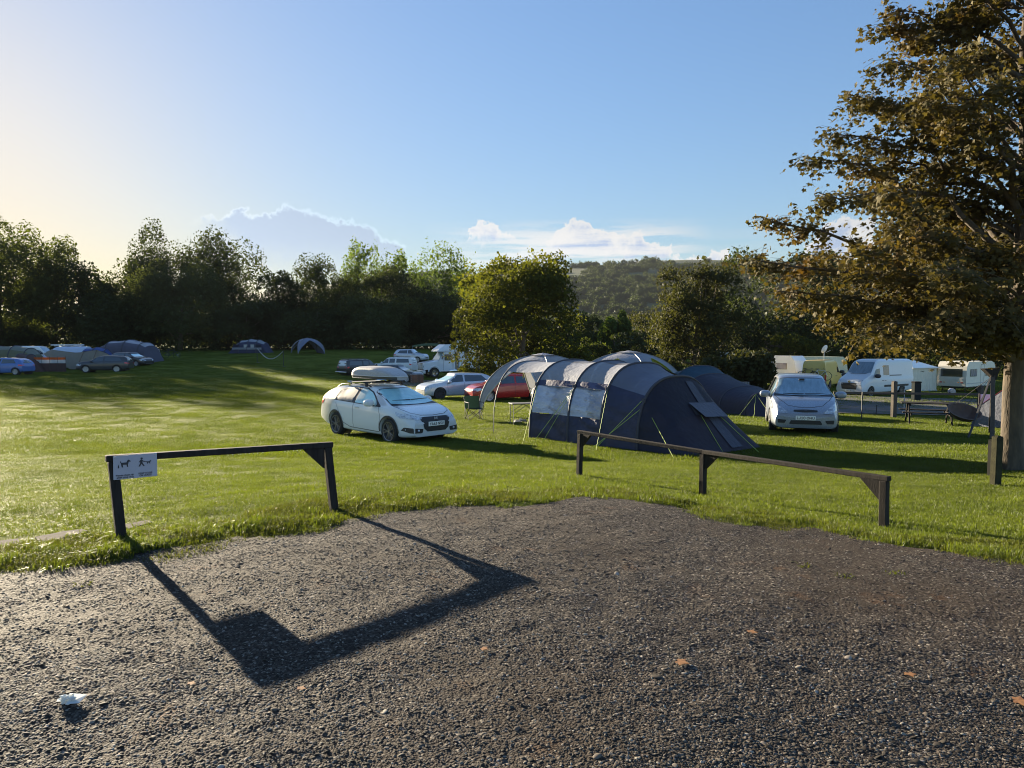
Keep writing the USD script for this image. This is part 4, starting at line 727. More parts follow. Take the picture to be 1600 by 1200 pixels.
# roof box
BOXG = mat('grey_roof_box_look', (0.32, 0.31, 0.315), .55, var=.25, scale=18, bump=.15, bscale=120); BOXD = mat('dark_roof_box_look', (0.035, 0.035, 0.038), .5)
rb = thing('roof_box', 'grey plastic roof box strapped on top of the white estate car', 'roof box', (HC[0], HC[1], HC[2] + 1.62), hrz)
xsb = np.linspace(-1, 1, 28); Sx = []
for u in xsb:
    l = np.sign(u) * abs(u) ** 1.0 * 1.02 - .22; w = .40 * (1 - max(0, u) ** 2.4 * .42) * (1 - abs(u) ** 14 * .22); h = .36 * (1 - max(0, u) ** 2.1 * .66 - max(0, -u - .55) ** 2 * 1.2) * (1 - abs(u) ** 20 * .35); th = np.linspace(0, np.pi, 19); Sx.append(np.stack([np.full(19, l), w * np.sign(np.cos(th)) * np.abs(np.cos(th)) ** .45, .09 + (h - .09) * np.sin(th) ** .55], 1))
Sx = np.array(Sx); part(rb, 'lid', gridmesh(Sx), BOXG, smooth=40)
Sb = Sx.copy(); Sb[..., 2] = .088 - (Sx[..., 2] - .09) * 0 - .085 * (np.sin(np.linspace(0, np.pi, 19)) ** .35)[None]; Sb[..., 1] *= .985; part(rb, 'base', gridmesh(Sb[:, ::-1]), BOXD, smooth=40)
for k, xe in enumerate((0, -1)): part(rb, 'end_cap', cat_([hull(Sx[xe]), hull(Sb[xe])]) if False else hull(np.vstack([Sx[xe], Sb[xe], Sx[xe] + [(.01 if xe == 0 else -.01), 0, 0]])), BOXG)
edge = np.vstack([Sx[:, 0], Sx[::-1, -1]]); part(rb, 'seam', tube(np.vstack([edge, edge[:1]]) * [1.0, 1.012, 1] + [0, 0, .012], .013, 5), mat('light_seam_look', (0.42, 0.42, 0.42), .5))

# ---- silver people carrier, seen from the front
SILVER = paint('silver_paint_look', (0.25, 0.28, 0.33), .34, metal=.55, dew=.12)
a = 2.384
mpv = dict(L=4.768, W=1.884, wr=.335, axles=(a - .96, a - .96 - 2.85), spokes=7, top=[(-a, .92), (-a + .06, 1.05), (-a + .30, 1.42), (-a + .70, 1.60), (-.5, 1.655), (.1, 1.64), (.42, 1.57), (1.05, 1.22), (1.38, 1.075), (1.75, 1.0), (2.08, .87), (a - .08, .72), (a, .60)],
    belt=[(-a, 1.02), (-.8, 1.02), (.6, .99), (1.3, .96), (1.9, .80), (a, .54)], bot=[(-a, .36), (-a + .4, .24), (0, .18), (a - .5, .18), (a, .24)],
    windows=[([(-1.9, 1.10), (-1.0, 1.06), (-.98, 1.50), (-1.7, 1.44)], GLASS), ([(-.9, 1.06), (.0, 1.04), (.02, 1.54), (-.88, 1.52)], GLASS), ([(.1, 1.04), (1.15, 1.02), (.78, 1.25), (.30, 1.51), (.1, 1.54)], FOGBL)],
    screen=(1.34, .77, .48, .625), screen_band=True, screen_mat=FOGBL, rear_glass=[(-.6, 1.1), (.6, 1.1), (.5, 1.45), (-.5, 1.45)],
    headlights=[[(.44, .655), (.62, .80), (.84, .955), (.875, .93), (.85, .72), (.66, .655)]], sidelamps=[[(1.45, .96), (1.85, .84), (1.95, .70), (1.75, .72)]],
    grille=[[(-.33, .74), (0, .76), (.33, .74), (.30, .695), (0, .685), (-.30, .695)]], vents=[[(-.38, .455), (.38, .455), (.44, .345), (-.44, .345)]], foglights=[[(.50, .46), (.74, .48), (.72, .37), (.55, .37)]],
    tails=[[(-a + .1, 1.2), (-a + .38, 1.2), (-a + .3, .9), (-a + .1, .9)]], handles=[(.1, .90), (-.9, .92)], mirror=(1.08, 1.06), mirror_size=1.25, wiper=1.10, plate=('LJ10 OHU', .525, .52, .115), gaps=[([(.05, .3), (.05, 1.02)], .006)], top_gaps=[([(1.36, .78), (1.8, .66), (2.12, .46), (2.19, .2), (2.2, 0)], .007)], body=dict(nose=.84, tail=.9, roofw=.76, nn=2.3), trim=[[(-2.0, 1.08), (1.35, .99), (.85, 1.25), (.32, 1.55), (-.9, 1.56), (-1.75, 1.48)]])
pm_ = (at(1206, 674) + at(1306, 675)) / 2; mrz = math.atan2(-pm_[1], -pm_[0]) + math.radians(4.5); md = np.array([math.cos(mrz), math.sin(mrz)]); mc = pm_[:2] - md * 1.85
mpvc, MB_ = car('people_carrier', 'silver people carrier facing the camera beside the dark tent', 'car', (mc[0], mc[1], float(H(*mc)) - .02), mrz, mpv, SILVER)
xe = float(MB_.front(np.array([0.0]), np.array([.73]))[0]); part(mpvc, 'badge', T(lathe([(0, 0), (.05, 0), (.045, .012), (0, .014)], 20, 'y').apply_transform(R(-np.pi / 2, [0, 0, 1])).apply_scale([1, 1, .55]), (xe + .01, 0, .725)), mat('blue_badge_look', (.03, .05, .14), .3, coat=1))
zs = np.array([1.535, 1.49]); part(mpvc, 'rear_view_mirror', T(rbox(.03, .16, .055, b=.01), (float(MB_.front(np.array([0.0]), np.array([1.5]))[0]) + .012, 0, 1.515)), BLACKP)

def place(px, py, rz, half=0.0):
    """a car whose nearest point on the ground is at the pixel: its centre lies half a width further away"""
    p = at(px, py); q = p[:2] + p[:2] / np.linalg.norm(p[:2]) * half; return (q[0], q[1], float(H(*q)) - .02)
def along(px0, px1, py, L, near_front):
    """heading that makes a car of length L span px0..px1 with its nearer end on the left or right"""
    pass
GREY = paint('grey_paint_look', (0.15, 0.16, 0.18), .3, metal=.5); RED = paint('red_paint_look', (0.28, 0.012, 0.012), .25); DARK = paint('charcoal_paint_look', (0.035, 0.036, 0.040), .28, metal=.3); BLACK = paint('black_paint_look', (0.012, 0.012, 0.014), .25); BLUE = paint('blue_paint_look', (0.06, 0.12, 0.30), .3, metal=.3); SILV2 = paint('pale_silver_paint_look', (0.46, 0.47, 0.50), .3, metal=.5); OFFW = paint('off_white_paint_look', (0.62, 0.62, 0.60), .35); CREAM = mat('cream_panel_look', (0.62, 0.57, 0.46), .5, var=.1, scale=3); YEL = paint('yellow_paint_look', (0.50, 0.36, 0.09), .45)
sil_hatch = car('hatchback', 'silver grey hatchback left of the red car with its nose to the left', 'car', place(712, 623, 0, 1.2), math.radians(180 + 28), hatch(L=4.37, Hh=1.46, wr=.33, rim=BLACKP, spokes=10, screen=FOGGED, plate=None), SILV2)
car('hatchback', 'dark red hatchback seen behind the grey awning of the tent', 'car', place(792, 627, 0, 1.3), math.radians(180 + 22), hatch(L=4.42, Hh=1.46, W=1.76, screen=GLASS), RED)
car('hatchback', 'dark grey car behind the roof box of the white estate', 'car', place(622, 597, 0, 1.2), math.radians(-18), hatch(L=4.25, Hh=1.5, screen=GLASS), DARK)
car('off_roader', 'small silver off roader parked beside the green awning left of the truck', 'car', place(643, 567, 0, 1.0), math.radians(-16), suv(L=4.2, Hh=1.66), SILV2)
pick = suv(L=4.9, W=1.85, Hh=1.78, screen=GLASS, rear_mat=mat('pale_window_look', (.42, .46, .48), .3, coat=1)); a2 = 2.45
pick['top'] = [(-a2, 1.0), (-a2 + .04, 1.1), (-a2 + .16, 1.66), (-a2 + .34, 1.76), (-.5, 1.78), (.2, 1.78), (.5, 1.70), (.95, 1.30), (1.25, 1.14), (2.1, 1.04), (a2 - .06, .86), (a2, .7)]
pick['rear_glass'] = [(-.68, 1.16), (.68, 1.16), (.60, 1.62), (-.60, 1.62)]; pick['body'] = dict(roofw=.86, nose=.9, tail=.95); pick['windows'] = [([(-2.1, 1.22), (-.62, 1.2), (-.62, 1.62), (-2.0, 1.62)], GLASS), ([(-.45, 1.2), (.2, 1.18), (.2, 1.64), (-.45, 1.64)], GLASS), ([(.3, 1.18), (1.05, 1.16), (.55, 1.6), (.3, 1.64)], GLASS)]
pk, PB = car('pickup_truck', 'black pickup truck with canopy, its pale rear window facing left', 'pickup', place(566, 589, 0, 1.5), math.radians(48), pick, BLACK)
part(pk, 'rear_bumper', cat_([rbox(.14, 1.8, .14, (-2.55, 0, .52), .03), rbox(.3, .08, .08, (-2.6, 0, .5), .02)]), CHROME)
for x in (-1.9, -1.0, .0): part(pk, 'roof_bar', tube([(x, -.75, 1.83), (x, .75, 1.83)], .03, 6), BLACKP)
pick2 = dict(pick); pick2['Hh'] = 1.8
pk2, PB2 = car('pickup_truck', 'silver pickup truck with canopy windows and roof rack behind the black one', 'pickup', place(616, 585, 0, 1.3), math.radians(180 - 14), pick2, OFFW)
for x in (-1.6, -.9, -.2): part(pk2, 'roof_bar', tube([(x, -.75, 1.84), (x, .75, 1.84)], .03, 6), BLACKP)

# ---- panel vans
def van(L=5.4, W=2.05, Hh=2.5, sc=1.0, **k):
    a = L / 2
    sp = dict(L=L, W=W, top=[(-a, Hh * .93), (-a + .05, Hh * .97), (-a + .3, Hh), (a - 2.2, Hh), (a - 1.75, Hh * .95), (a - .98, Hh * .60), (a - .55, Hh * .52), (a - .14, Hh * .44), (a, Hh * .34)], belt=[(-a, Hh * .52), (a - 1.2, Hh * .52), (a - .5, Hh * .44), (a, Hh * .28)], bot=[(-a, .36), (-a + .3, .3), (a - .4, .26), (a, .3)], wr=.34, axles=(a - .95, a - .95 - L * .6),
        windows=[([(a - 1.95, Hh * .55), (a - 1.22, Hh * .55), (a - 1.55, Hh * .73), (a - 1.95, Hh * .75)], GLASS)], screen=(a - 1.02, W * .41, a - 1.66, W * .37), screen_mat=FOGBL, headlights=[[(.62, Hh * .44), (.86, Hh * .46), (.84, Hh * .33), (.68, Hh * .33)]], grille=[[(-.60, Hh * .37), (.60, Hh * .37), (.52, Hh * .20), (-.52, Hh * .20)]],
        tails_rear=[[(.86, Hh * .42), (.97, Hh * .42), (.97, Hh * .26), (.86, Hh * .26)]], mirror=(a - 1.30, Hh * .54), mirror_size=1.6, mirror_mat=BLACKP, handles=[(a - 2.2, Hh * .43), (a - 2.5, Hh * .43)], handle_mat=BLACKP, wiper=Hh * .60, rim=RIMD, body=dict(roofw=.90, nose=.90, tail=.98, nn=4.0))
    sp.update(k); return sp
vp = place(1340, 619, 0, 1.6)
v1 = van(L=5.9, plate=('KV57 LXE', .40, .52, .11), spokes=6)
v1['windows'] = v1['windows'] + [([(-.05, 1.42), (.62, 1.42), (.62, 2.08), (-.05, 2.08)], GLASS)]; v1['trim'] = [[(-2.3, .62), (.6, .62), (.6, .76), (-2.3, .76)], [(-1.5, 1.36), (-.1, 1.36), (-.1, 1.42), (-1.5, 1.42)]]
vrz = math.radians(180 + 31); vd = np.array([math.cos(vrz), math.sin(vrz)]); vq = at(1338, 617)[:2] - vd * 2.1 + np.array([vd[1], -vd[0]]) * -.0
vv_, VB = car('camper_van', 'white high roof camper van with black bumper by the gravel road', 'van', (vq[0], vq[1], float(H(*vq)) - .02), vrz, v1, WHITE)
xe = float(VB.front(np.array([0.0]), np.array([.98]))[0]); part(vv_, 'badge', T(lathe([(0, 0), (.10, 0), (.09, .012), (0, .014)], 20, 'y').apply_transform(R(-np.pi / 2, [0, 0, 1])), (xe + .012, 0, 1.0)), CHROME)
yv = place(1285, 607, 0, 2.6); yrz = math.radians(52)
v2 = van(L=5.4, W=1.98, Hh=2.32, rear_glass=None); yvan, YB = car('camper_van', 'yellow camper van with two bicycles on its back doors', 'van', yv, yrz, v2, YEL)
w3 = van(L=4.9, W=1.9, Hh=1.96); wv = car('panel_van', 'white van half hidden behind the olive tent at the left edge', 'van', place(58, 567, 0, 1.2), math.radians(4), w3, OFFW)
w4 = van(L=5.0, W=1.92, Hh=1.98, screen_mat=GLASS); bv, BVB = car('panel_van', 'pale blue white van with roof bars behind the beige tarp', 'van', place(103, 569, 0, 1.2), math.radians(180 + 8), w4, paint('pale_blue_paint_look', (0.38, 0.45, 0.60), .3))
part(bv, 'roof_load', cat_([tube([(-1.9, y, 2.14), (1.4, y, 2.14)], .06, 8) for y in (-.3, .3)] + [bar((x, -.8, 2.04), (x, .8, 2.04), .05) for x in (-1.4, .8)]), OFFW, smooth=30)
car('hatchback', 'blue hatchback cut off by the left edge of the photo', 'car', place(10, 586, 0, 1.0), math.radians(180 - 3), hatch(L=4.1, Hh=1.5, glass=GLASS), BLUE)
car('off_roader', 'charcoal off roader in front of the beige tarp, nose to the left', 'car', place(165, 582, 0, 1.0), math.radians(180 + 10), suv(L=4.6, Hh=1.6, screen=FOGGED), DARK)
car('hatchback', 'black car with its nose to the right behind the charcoal off roader', 'car', place(206, 573, 0, 1.2), math.radians(-14), hatch(L=4.4, Hh=1.5, screen=FOGGED), BLACK)

# ---- bicycles on the yellow van
def bicycle(name, label, M, color):
    t = thing(name, label, 'bicycle')
    x = UsdGeom.Xform(stage.GetPrimAtPath(t)); x.ClearXformOpOrder(); op = x.AddTransformOp(opSuffix='place'); op.Set(Gf.Matrix4d(*np.asarray(M, float).T.ravel().tolist()))
    P = dict(bb=(0, 0, .28), rear=(-.43, 0, .34), front=(.60, 0, .34), seat=(-.16, 0, .80), head=(.42, 0, .78), head2=(.44, 0, .70))
    part(t, 'frame', cat_([tube([P[a_], P[b_]], .020, 6) for a_, b_ in (('bb', 'rear'), ('bb', 'seat'), ('seat', 'rear'), ('seat', 'head'), ('bb', 'head2'), ('head', 'front'))]), color, smooth=30)
    for c in ('rear', 'front'):
        w = part_x(t, 'wheel', P[c]); ring = np.array([(math.cos(q) * .33, 0, math.sin(q) * .33) for q in np.linspace(0, 2 * np.pi, 25)]); part(w, 'tyre', tube(ring, .024, 6, cap=False), RUBBER, smooth=True); part(w, 'spokes', cat_([tube([(0, 0, 0), (math.cos(q) * .32, 0, math.sin(q) * .32)], .004, 3) for q in np.linspace(0, 2 * np.pi, 13)[:-1]]), CHROME)
    part(t, 'saddle', rbox(.26, .13, .05, (-.17, 0, .88), .02), BLACKP); part(t, 'handlebar', tube([(.36, -.28, .92), (.42, -.1, .88), (.42, .1, .88), (.36, .28, .92)], .014, 6), BLACKP); part(t, 'seat_post', tube([(-.16, 0, .78), (-.17, 0, .87)], .015, 6), BLACKP)
Mv = np.eye(4); Mv[:3, :3] = Rz(yrz)[:3, :3]; Mv[:3, 3] = yv
for k, (lb, dy, dx) in enumerate([('dark bicycle on the left of the yellow van rack', .42, -2.85), ('bicycle on the right of the yellow van rack', -.45, -3.02)]):
    L_ = np.eye(4); L_[:3, 0], L_[:3, 1], L_[:3, 2], L_[:3, 3] = (0, -1, 0), (1, 0, 0), (0, 0, 1), (dx, dy - (.06 if k else -.06), .75); bicycle('bicycle', lb, Mv @ L_, DARK if k == 0 else OFFW)
part(yvan, 'bicycle_rack', cat_([bar((-2.7, s * .5, .9), (-3.12, s * .5, .82), .04) for s in (1, -1)] + [bar((-3.05, -.9, .80), (-3.05, .9, .80), .04)]), CHROME)
for s in (1, -1): part(yvan, 'rear_light', rbox(.05, .12, .3, (-2.69, s * .9, 1.0), .01), REDL)
# ---- white bonneted truck with a living cabin
def truck():
    p = at(680, 590); rz = math.radians(180 + 24); d = np.array([math.cos(rz), math.sin(rz)]); n = np.array([-d[1], d[0]])   # its left side is turned to the camera
    c = p[:2] - d * 2.3 + np.array([-d[1], d[0]]) * -1.1; t = thing('motorhome_truck', 'white bonneted truck motorhome standing left of the golden tree', 'truck', (c[0], c[1], float(H(*c))), rz); Wt = paint('truck_white_look', (0.62, 0.65, 0.68), .35)
    part(t, 'bonnet', hull([(3.35, y, z) for y in (-.95, .95) for z in (.75, 1.45)] + [(3.45, y, z) for y in (-.8, .8) for z in (.85, 1.35)] + [(1.9, y, z) for y in (-1.1, 1.1) for z in (.8, 1.60)] + [(1.9, y, 1.72) for y in (-.8, .8)]), Wt)
    part(t, 'cab', hull([(1.9, y, z) for y in (-1.12, 1.12) for z in (.6, 1.65)] + [(1.35, y, 2.5) for y in (-1.0, 1.0)] + [(.2, y, z) for y in (-1.12, 1.12) for z in (.6,)] + [(.2, y, 2.55) for y in (-1.02, 1.02)]), Wt)
    part(t, 'roof_pod', hull([(2.0, y, z) for y in (-1.1, 1.1) for z in (2.55,)] + [(1.2, y, 3.25) for y in (-1.0, 1.0)] + [(-.9, y, z) for y in (-1.15, 1.15) for z in (2.5, 3.3)] + [(1.9, y, 2.75) for y in (-1.05, 1.05)]), Wt)
    part(t, 'living_cabin', rbox(5.2, 2.4, 2.35, (-2.75, 0, 2.0), .08), Wt); part(t, 'roof_dome', T(trimesh.creation.icosphere(3, .33).apply_scale([1, 1, .8]), (-.55, .2, 3.42)), Wt, smooth=True)
    part(t, 'windscreen', T(hull([(0, y, z) for y, z in ((-.95, 0), (.95, 0), (.88, .72), (-.88, .72))] + [(.03, y, z) for y, z in ((-.95, 0), (.95, 0), (.88, .72), (-.88, .72))]).apply_transform(R(-math.atan2(.55, .85), [0, 1, 0])), (1.875, 0, 1.72)), FOGGED)
    for s in (1, -1):
        part(t, 'cab_window', rbox(.75, .03, .62, (.95, s * 1.10, 1.98), .01).apply_transform(np.eye(4)), GLASS); part(t, 'cab_door_gap', cat_([rbox(.02, .012, 1.75, (x, s * 1.122, 1.55), .003) for x in (.45, 1.45)]), GAP)
        for x, w in ((-1.0, .55), (-2.3, .75), (-4.0, .75)): part(t, 'cabin_window', rbox(w, .04, .62, (x, s * 1.205, 2.35), .01), GLASS)
        part(t, 'headlight', rbox(.08, .28, .2, (3.40, s * .78, 1.08), .02), LAMP); part(t, 'exhaust_stack', tube([(.02, s * 1.15, .8), (.02, s * 1.15, 2.9)], .075, 10), CHROME, smooth=40); part(t, 'fuel_tank', lathe([(0, -.5), (.3, -.5), (.3, .5), (0, .5)], 16, 'z').apply_transform(R(np.pi / 2, [0, 1, 0])).apply_translation([.3, s * .85, .62]), CHROME, smooth=40); part(t, 'mirror', rbox(.08, .2, .4, (1.65, s * 1.35, 2.0), .02), BLACKP)
        for x in (2.35, -2.6, -3.9):
            w = part_x(t, 'wheel', (x, s * .98, .5), 0 if s > 0 else np.pi); ty, rm, dc = wheel_meshes(.5, .28, 8, rim_r=.58); part(w, 'tyre', ty, RUBBER, smooth=35); part(w, 'rim', cat_([rm, dc]), CHROME, smooth=35)
        ar = np.array([(2.35 + math.cos(q) * .62, s * 1.06, .5 + math.sin(q) * .62) for q in np.linspace(.1, np.pi - .1, 15)]); part(t, 'wing', tube(ar, .07, 6), Wt, smooth=True)
    part(t, 'grille', cat_([rbox(.05, 1.0, .07, (3.44, 0, z), .01) for z in np.linspace(.88, 1.36, 6)]), CHROME); part(t, 'grille_backing', rbox(.06, 1.1, .62, (3.40, 0, 1.12), .01), BLACKP); part(t, 'bumper', rbox(.3, 2.3, .32, (3.42, 0, .55), .06), OFFW); part(t, 'chassis', rbox(8.6, 1.0, .3, (-.9, 0, .62), .02), BLACKP)
truck()
# ---- caravans
def caravan(name, label, loc, rz, L, Wd, Hh, color, win, awn=None):
    t = thing(name, label, 'caravan', loc, rz); a = L / 2
    prof = Polygon([(-a, .52), (-a - .02, 1.15), (-a + .10, Hh * .86), (-a + .42, Hh), (a - .45, Hh), (a - .12, Hh * .84), (a + .04, 1.15), (a, .52)]).buffer(-.08).buffer(.08, 6); m = extrude(prof, Wd); m.apply_transform(np.array([[1, 0, 0, 0], [0, 0, -1, Wd / 2], [0, 1, 0, 0], [0, 0, 0, 1.]])); part(t, 'body', m, color, smooth=35)
    for kind, x, z, w, h in win:
        if kind == 'side':
            for s in (1, -1): p = part(t, 'window', rbox(w, .04, h, (x, s * (Wd / 2 + .012), z), .015), GLASS); part(p, 'curtain', cat_([rbox(.05, .01, h * .86, (x + q, s * (Wd / 2 + .036), z), .003) for q in np.linspace(-w * .42, w * .42, 9)]), mat('curtain_look', (.42, .36, .36), .9))
        elif kind == 'door':
            for s in (1, -1): part(t, 'door', cat_([rbox(.02, .012, h, (x + q, s * (Wd / 2 + .004), z), .003) for q in (-w / 2, w / 2)] + [rbox(w, .012, .02, (x, s * (Wd / 2 + .004), z + h / 2), .003)]), GAP)
        else:
            sg = 1 if kind == 'front' else -1; part(t, 'end_window', rbox(.05, w, h, (sg * (a + .0), 0, z), .015), GLASS)
    for s in (1, -1):
        w = part_x(t, 'wheel', (-.15, s * (Wd / 2 - .16), .31), 0 if s > 0 else np.pi); ty, rm, dc = wheel_meshes(.31, .18, 6); part(w, 'tyre', ty, RUBBER, smooth=35); part(w, 'rim', cat_([rm, dc]), OFFW, smooth=35)
        part(t, 'rear_light', rbox(.03, .20, .09, (-a - .02, s * (Wd / 2 - .3), .85), .01), REDL); part(t, 'marker_lamp', rbox(.03, .12, .06, (-a - .02, s * (Wd / 2 - .55), .85), .01), AMBER)
        part(t, 'side_trim', rbox(L * .96, .02, .05, (0, s * (Wd / 2 + .008), .78), .005), mat('grey_trim_look', (.3, .3, .3), .5))
    part(t, 'chassis', rbox(L * .9, Wd * .8, .14, (0, 0, .46), .02), BLACKP); part(t, 'hitch', cat_([bar((a, .4, .45), (a + 1.0, 0, .45), .07), bar((a, -.4, .45), (a + 1.0, 0, .45), .07), bar((a + .7, 0, .1), (a + .7, 0, .6), .06)]), BLACKP)
    for x in (-a + .4, a - .4):
        for s in (1, -1): part(t, 'corner_steady', bar((x, s * Wd * .36, .45), (x + .08, s * Wd * .40, .0), .06, .04), BLACKP)
    return t
cq = at(1496, 613); crz = math.radians(36); caravan('caravan', 'long cream caravan with curtained rear window right of the camper van', (cq[0] + 1.9, cq[1] + 1.9, float(H(cq[0] + 1.9, cq[1] + 1.9)) - .02), crz, 5.6, 2.15, 2.5, CREAM, [('side', 1.4, 1.62, 1.2, .6), ('side', -1.5, 1.62, 1.2, .6), ('door', .2, 1.4, .65, 1.75), ('rear', 0, 1.62, 1.6, .62), ('front', 0, 1.62, 1.6, .6)])
cq = at(1238, 603); caravan('caravan', 'white caravan with one small dark window left of the yellow van', (cq[0], cq[1] + 4, float(H(cq[0], cq[1] + 4))), math.radians(-50), 5.0, 2.1, 2.5, OFFW, [('rear', .0, 1.65, .6, .6), ('side', 1.2, 1.6, 1.0, .55), ('side', -1.4, 1.6, .9, .55)])
cq = at(1188, 606); caravan('caravan', 'white caravan glimpsed through the leafy bush', (cq[0], cq[1] + 5, float(H(cq[0], cq[1] + 5)) + .2), math.radians(-20), 5.2, 2.1, 2.6, OFFW, [('side', 1.2, 1.6, 1.0, .55), ('side', -1.4, 1.6, .9, .55), ('front', 0, 1.62, 1.5, .6)])
cq = at(1330, 605); caravan('caravan', 'pale green caravan between the yellow van and the white camper van', (cq[0] - .6, cq[1] + 6, float(H(cq[0], cq[1] + 6))), math.radians(12), 5.4, 2.1, 2.45, mat('pale_green_panel_look', (.40, .43, .31), .5, var=.1, scale=3), [('front', 0, 1.6, 1.5, .6)])
# ================================================================ FENCES, SIGN, TENTS, SMALL THINGS
TIMB = mat('dark_timber_look', (0.030, 0.026, 0.023), .85, color2=(0.014, 0.012, 0.011), scale=5, stretch=(6, 6, .8), bump=.6, bscale=40, bdist=.008, spec=.12)
TIMB2 = mat('weathered_timber_look', (0.065, 0.052, 0.038), .9, color2=(0.030, 0.024, 0.019), scale=5, stretch=(6, 6, .8), bump=.6, bscale=40, bdist=.008)
def fence(name, label, tops, bases, w, rail_h, braces, over):
    """posts from base to top, one rail along their heads"""
    t = thing(name, label, 'fence', bases[0]); o = np.array(bases[0])
    tops = [np.array(p) - o for p in tops]; bases = [np.array(p) - o for p in bases]; d = tops[-1] - tops[0]; d /= np.linalg.norm(d)
    side = np.cross(d, [0, 0, 1.0]); side /= np.linalg.norm(side)
    for a_, b_ in zip(bases, tops): part(t, 'post', bar(a_ - (b_ - a_) * .15, b_ - np.array([0, 0, rail_h * .5]), w, w, up=side, bev=.008), TIMB)
    for k in range(len(tops) - 1):
        e0 = tops[k] - (d * over if k == 0 else 0); e1 = tops[k + 1] + (d * over if k == len(tops) - 2 else 0); n = 9; ss = np.linspace(0, 1, n)[:, None]
        part(t, 'rail', bar(e0, e1 - (0 if k == len(tops) - 2 else d * .004), rail_h, w * .95, up=side, bev=.006).apply_transform(np.eye(4)), TIMB)
    for k, s in braces:
        b = tops[k]; q = [b + [0, 0, -rail_h * .52], b + d * s * .20 + [0, 0, -rail_h * .52], b + [0, 0, -.22]]; q = np.array(q) + d * s * w * .5; m = hull(np.vstack([q + side * w * .32, q - side * w * .32])); part(t, 'brace', m, TIMB)
    return t
L1, L2 = at(190, 846), at(522, 798)
def topat(px, py, base): return atY(px, py, base[1])
BLACKM = mat('matt_black_look', (0.012, 0.012, 0.011), .95, spec=.1)
fl = fence('low_rail_fence', 'short dark timber rail fence with the dog sign on the left', [topat(176, 716, L1), topat(511, 695, L2)], [L1, L2], .072, .052, [(1, -1)], .05)
R1, R2, R3 = at(905, 744), at(1098, 774), at(1381, 823)
fr = fence('low_rail_fence', 'longer dark timber rail fence with three posts on the right', [topat(907, 675, R1), topat(1099, 706, R2), topat(1382, 747, R3)], [R1, R2, R3], .075, .048, [(0, 1), (1, 1), (2, -1)], .05)
# dew drops hanging under the left rail
A_, B_ = topat(176, 716, L1), topat(511, 695, L2); dr = []
for u in list(np.linspace(.50, .66, 9)) + list(np.linspace(.78, .86, 5)): p = A_ + (B_ - A_) * (u + rng.normal(0, .004)) - L1 + [0, -.022, -.032]; dr.append(T(trimesh.creation.icosphere(1, .0045), p))
part(fl, 'dew_drops', cat_(dr), mat('dew_look', (.85, .87, .9), .02, coat=1), smooth=True, kind='stuff')
# the sign
SIGNW = mat('white_sign_look', (0.31, 0.31, 0.36), .5, var=.08, scale=8); INK = mat('black_ink_look', (0.02, 0.02, 0.025), .6)
c0, c1 = topat(178, 714, L1), topat(244, 710, L1 + (L2 - L1) * .20); RT0, RT1 = topat(176, 716, L1), topat(511, 695, L2); rd = (RT1 - RT0); ang = math.atan2(rd[1], rd[0]); d = rd.copy(); d[2] = 0; c0 = RT0 + rd / np.linalg.norm(rd) * -.005 + [0, 0, .022]
wS = .315; c1 = c0 + rd / np.linalg.norm(rd) * wS; hS = wS * .60
sg = thing('dog_sign', 'white sign with dog pictograms screwed to the left fence post', 'sign', c0 + np.array([math.sin(ang), -math.cos(ang), 0]) * .046, ang)
tl = math.atan2((c1 - c0)[2], np.linalg.norm((c1 - c0)[:2])) + .02; Ms = R(-(tl), [0, 1, 0])
part(sg, 'sign_board', rbox(wS, .008, hS, (wS / 2, 0, -hS / 2), .002).apply_transform(Ms), SIGNW)
def ink(poly, nm, k=1.0): 
    m = extrude(poly, .0016) if hasattr(poly, 'exterior') else poly; m.apply_transform(np.array([[1, 0, 0, 0], [0, 0, -1, -.0042], [0, 1, 0, 0], [0, 0, 0, 1.]])); part(sg, nm, m.apply_transform(Ms), INK)
def dog(x, y, s):
    P = lambda q: [(x + a_ * s, y + b_ * s) for a_, b_ in q]
    return Polygon(P([(-.50, .28), (-.44, .36), (-.36, .16), (.16, .17), (.24, .34), (.32, .46), (.42, .44), (.60, .28), (.56, .22), (.40, .22), (.34, .02), (.30, -.10), (.32, -.36), (.20, -.36), (.18, -.10), (-.16, -.08), (-.22, -.16), (-.18, -.38), (-.32, -.38), (-.38, -.14), (-.40, .06)])).buffer(0)
ink(dog(wS * .26, -hS * .36, wS * .22), 'dog_symbol'); ink(dog(wS * .80, -hS * .37, wS * .105), 'dog_symbol')
x, y, s = wS * .635, -hS * .34, wS * .20
ink(Point(x + .03 * s, y + .46 * s).buffer(.13 * s), 'person_symbol')
ink(Polygon([(x + a_ * s, y + b_ * s) for a_, b_ in [(-.10, .30), (.08, .32), (.20, .16), (.48, .06), (.46, -.02), (.16, .06), (.10, .10), (.14, -.14), (.36, -.50), (.22, -.54), (.0, -.20), (-.18, -.54), (-.34, -.52), (-.14, -.12), (-.16, .10), (-.26, -.02), (-.32, .02)]]).buffer(0), 'person_symbol')
ink(LineString([(x + .46 * s, y + .02 * s), (wS * .84, -hS * .345)]).buffer(.002), 'lead_symbol')
ink(unary if False else Polygon([(wS * .10, -hS * .52), (wS * .13, -hS * .52), (wS * .125, -hS * .42), (wS * .115, -hS * .36), (wS * .105, -hS * .42)]), 'mess_symbol')
for tx, xx, yy_, hh in (('Please clean up', .05, -.86, .046), ('after your dog', .07, -.95, .046), ('KEEP DOGS', .56, -.85, .046), ('ON LEADS', .58, -.94, .046)):
    m = meshkit.text_mesh(tx, hh * wS * .9, .0016, bold=True); wd = m.bounds[1][0] - m.bounds[0][0]; m.apply_scale([min(1.0, .40 * wS / wd), 1, 1]); m.apply_translation([xx * wS, yy_ * hS, 0]); ink(m, 'lettering')
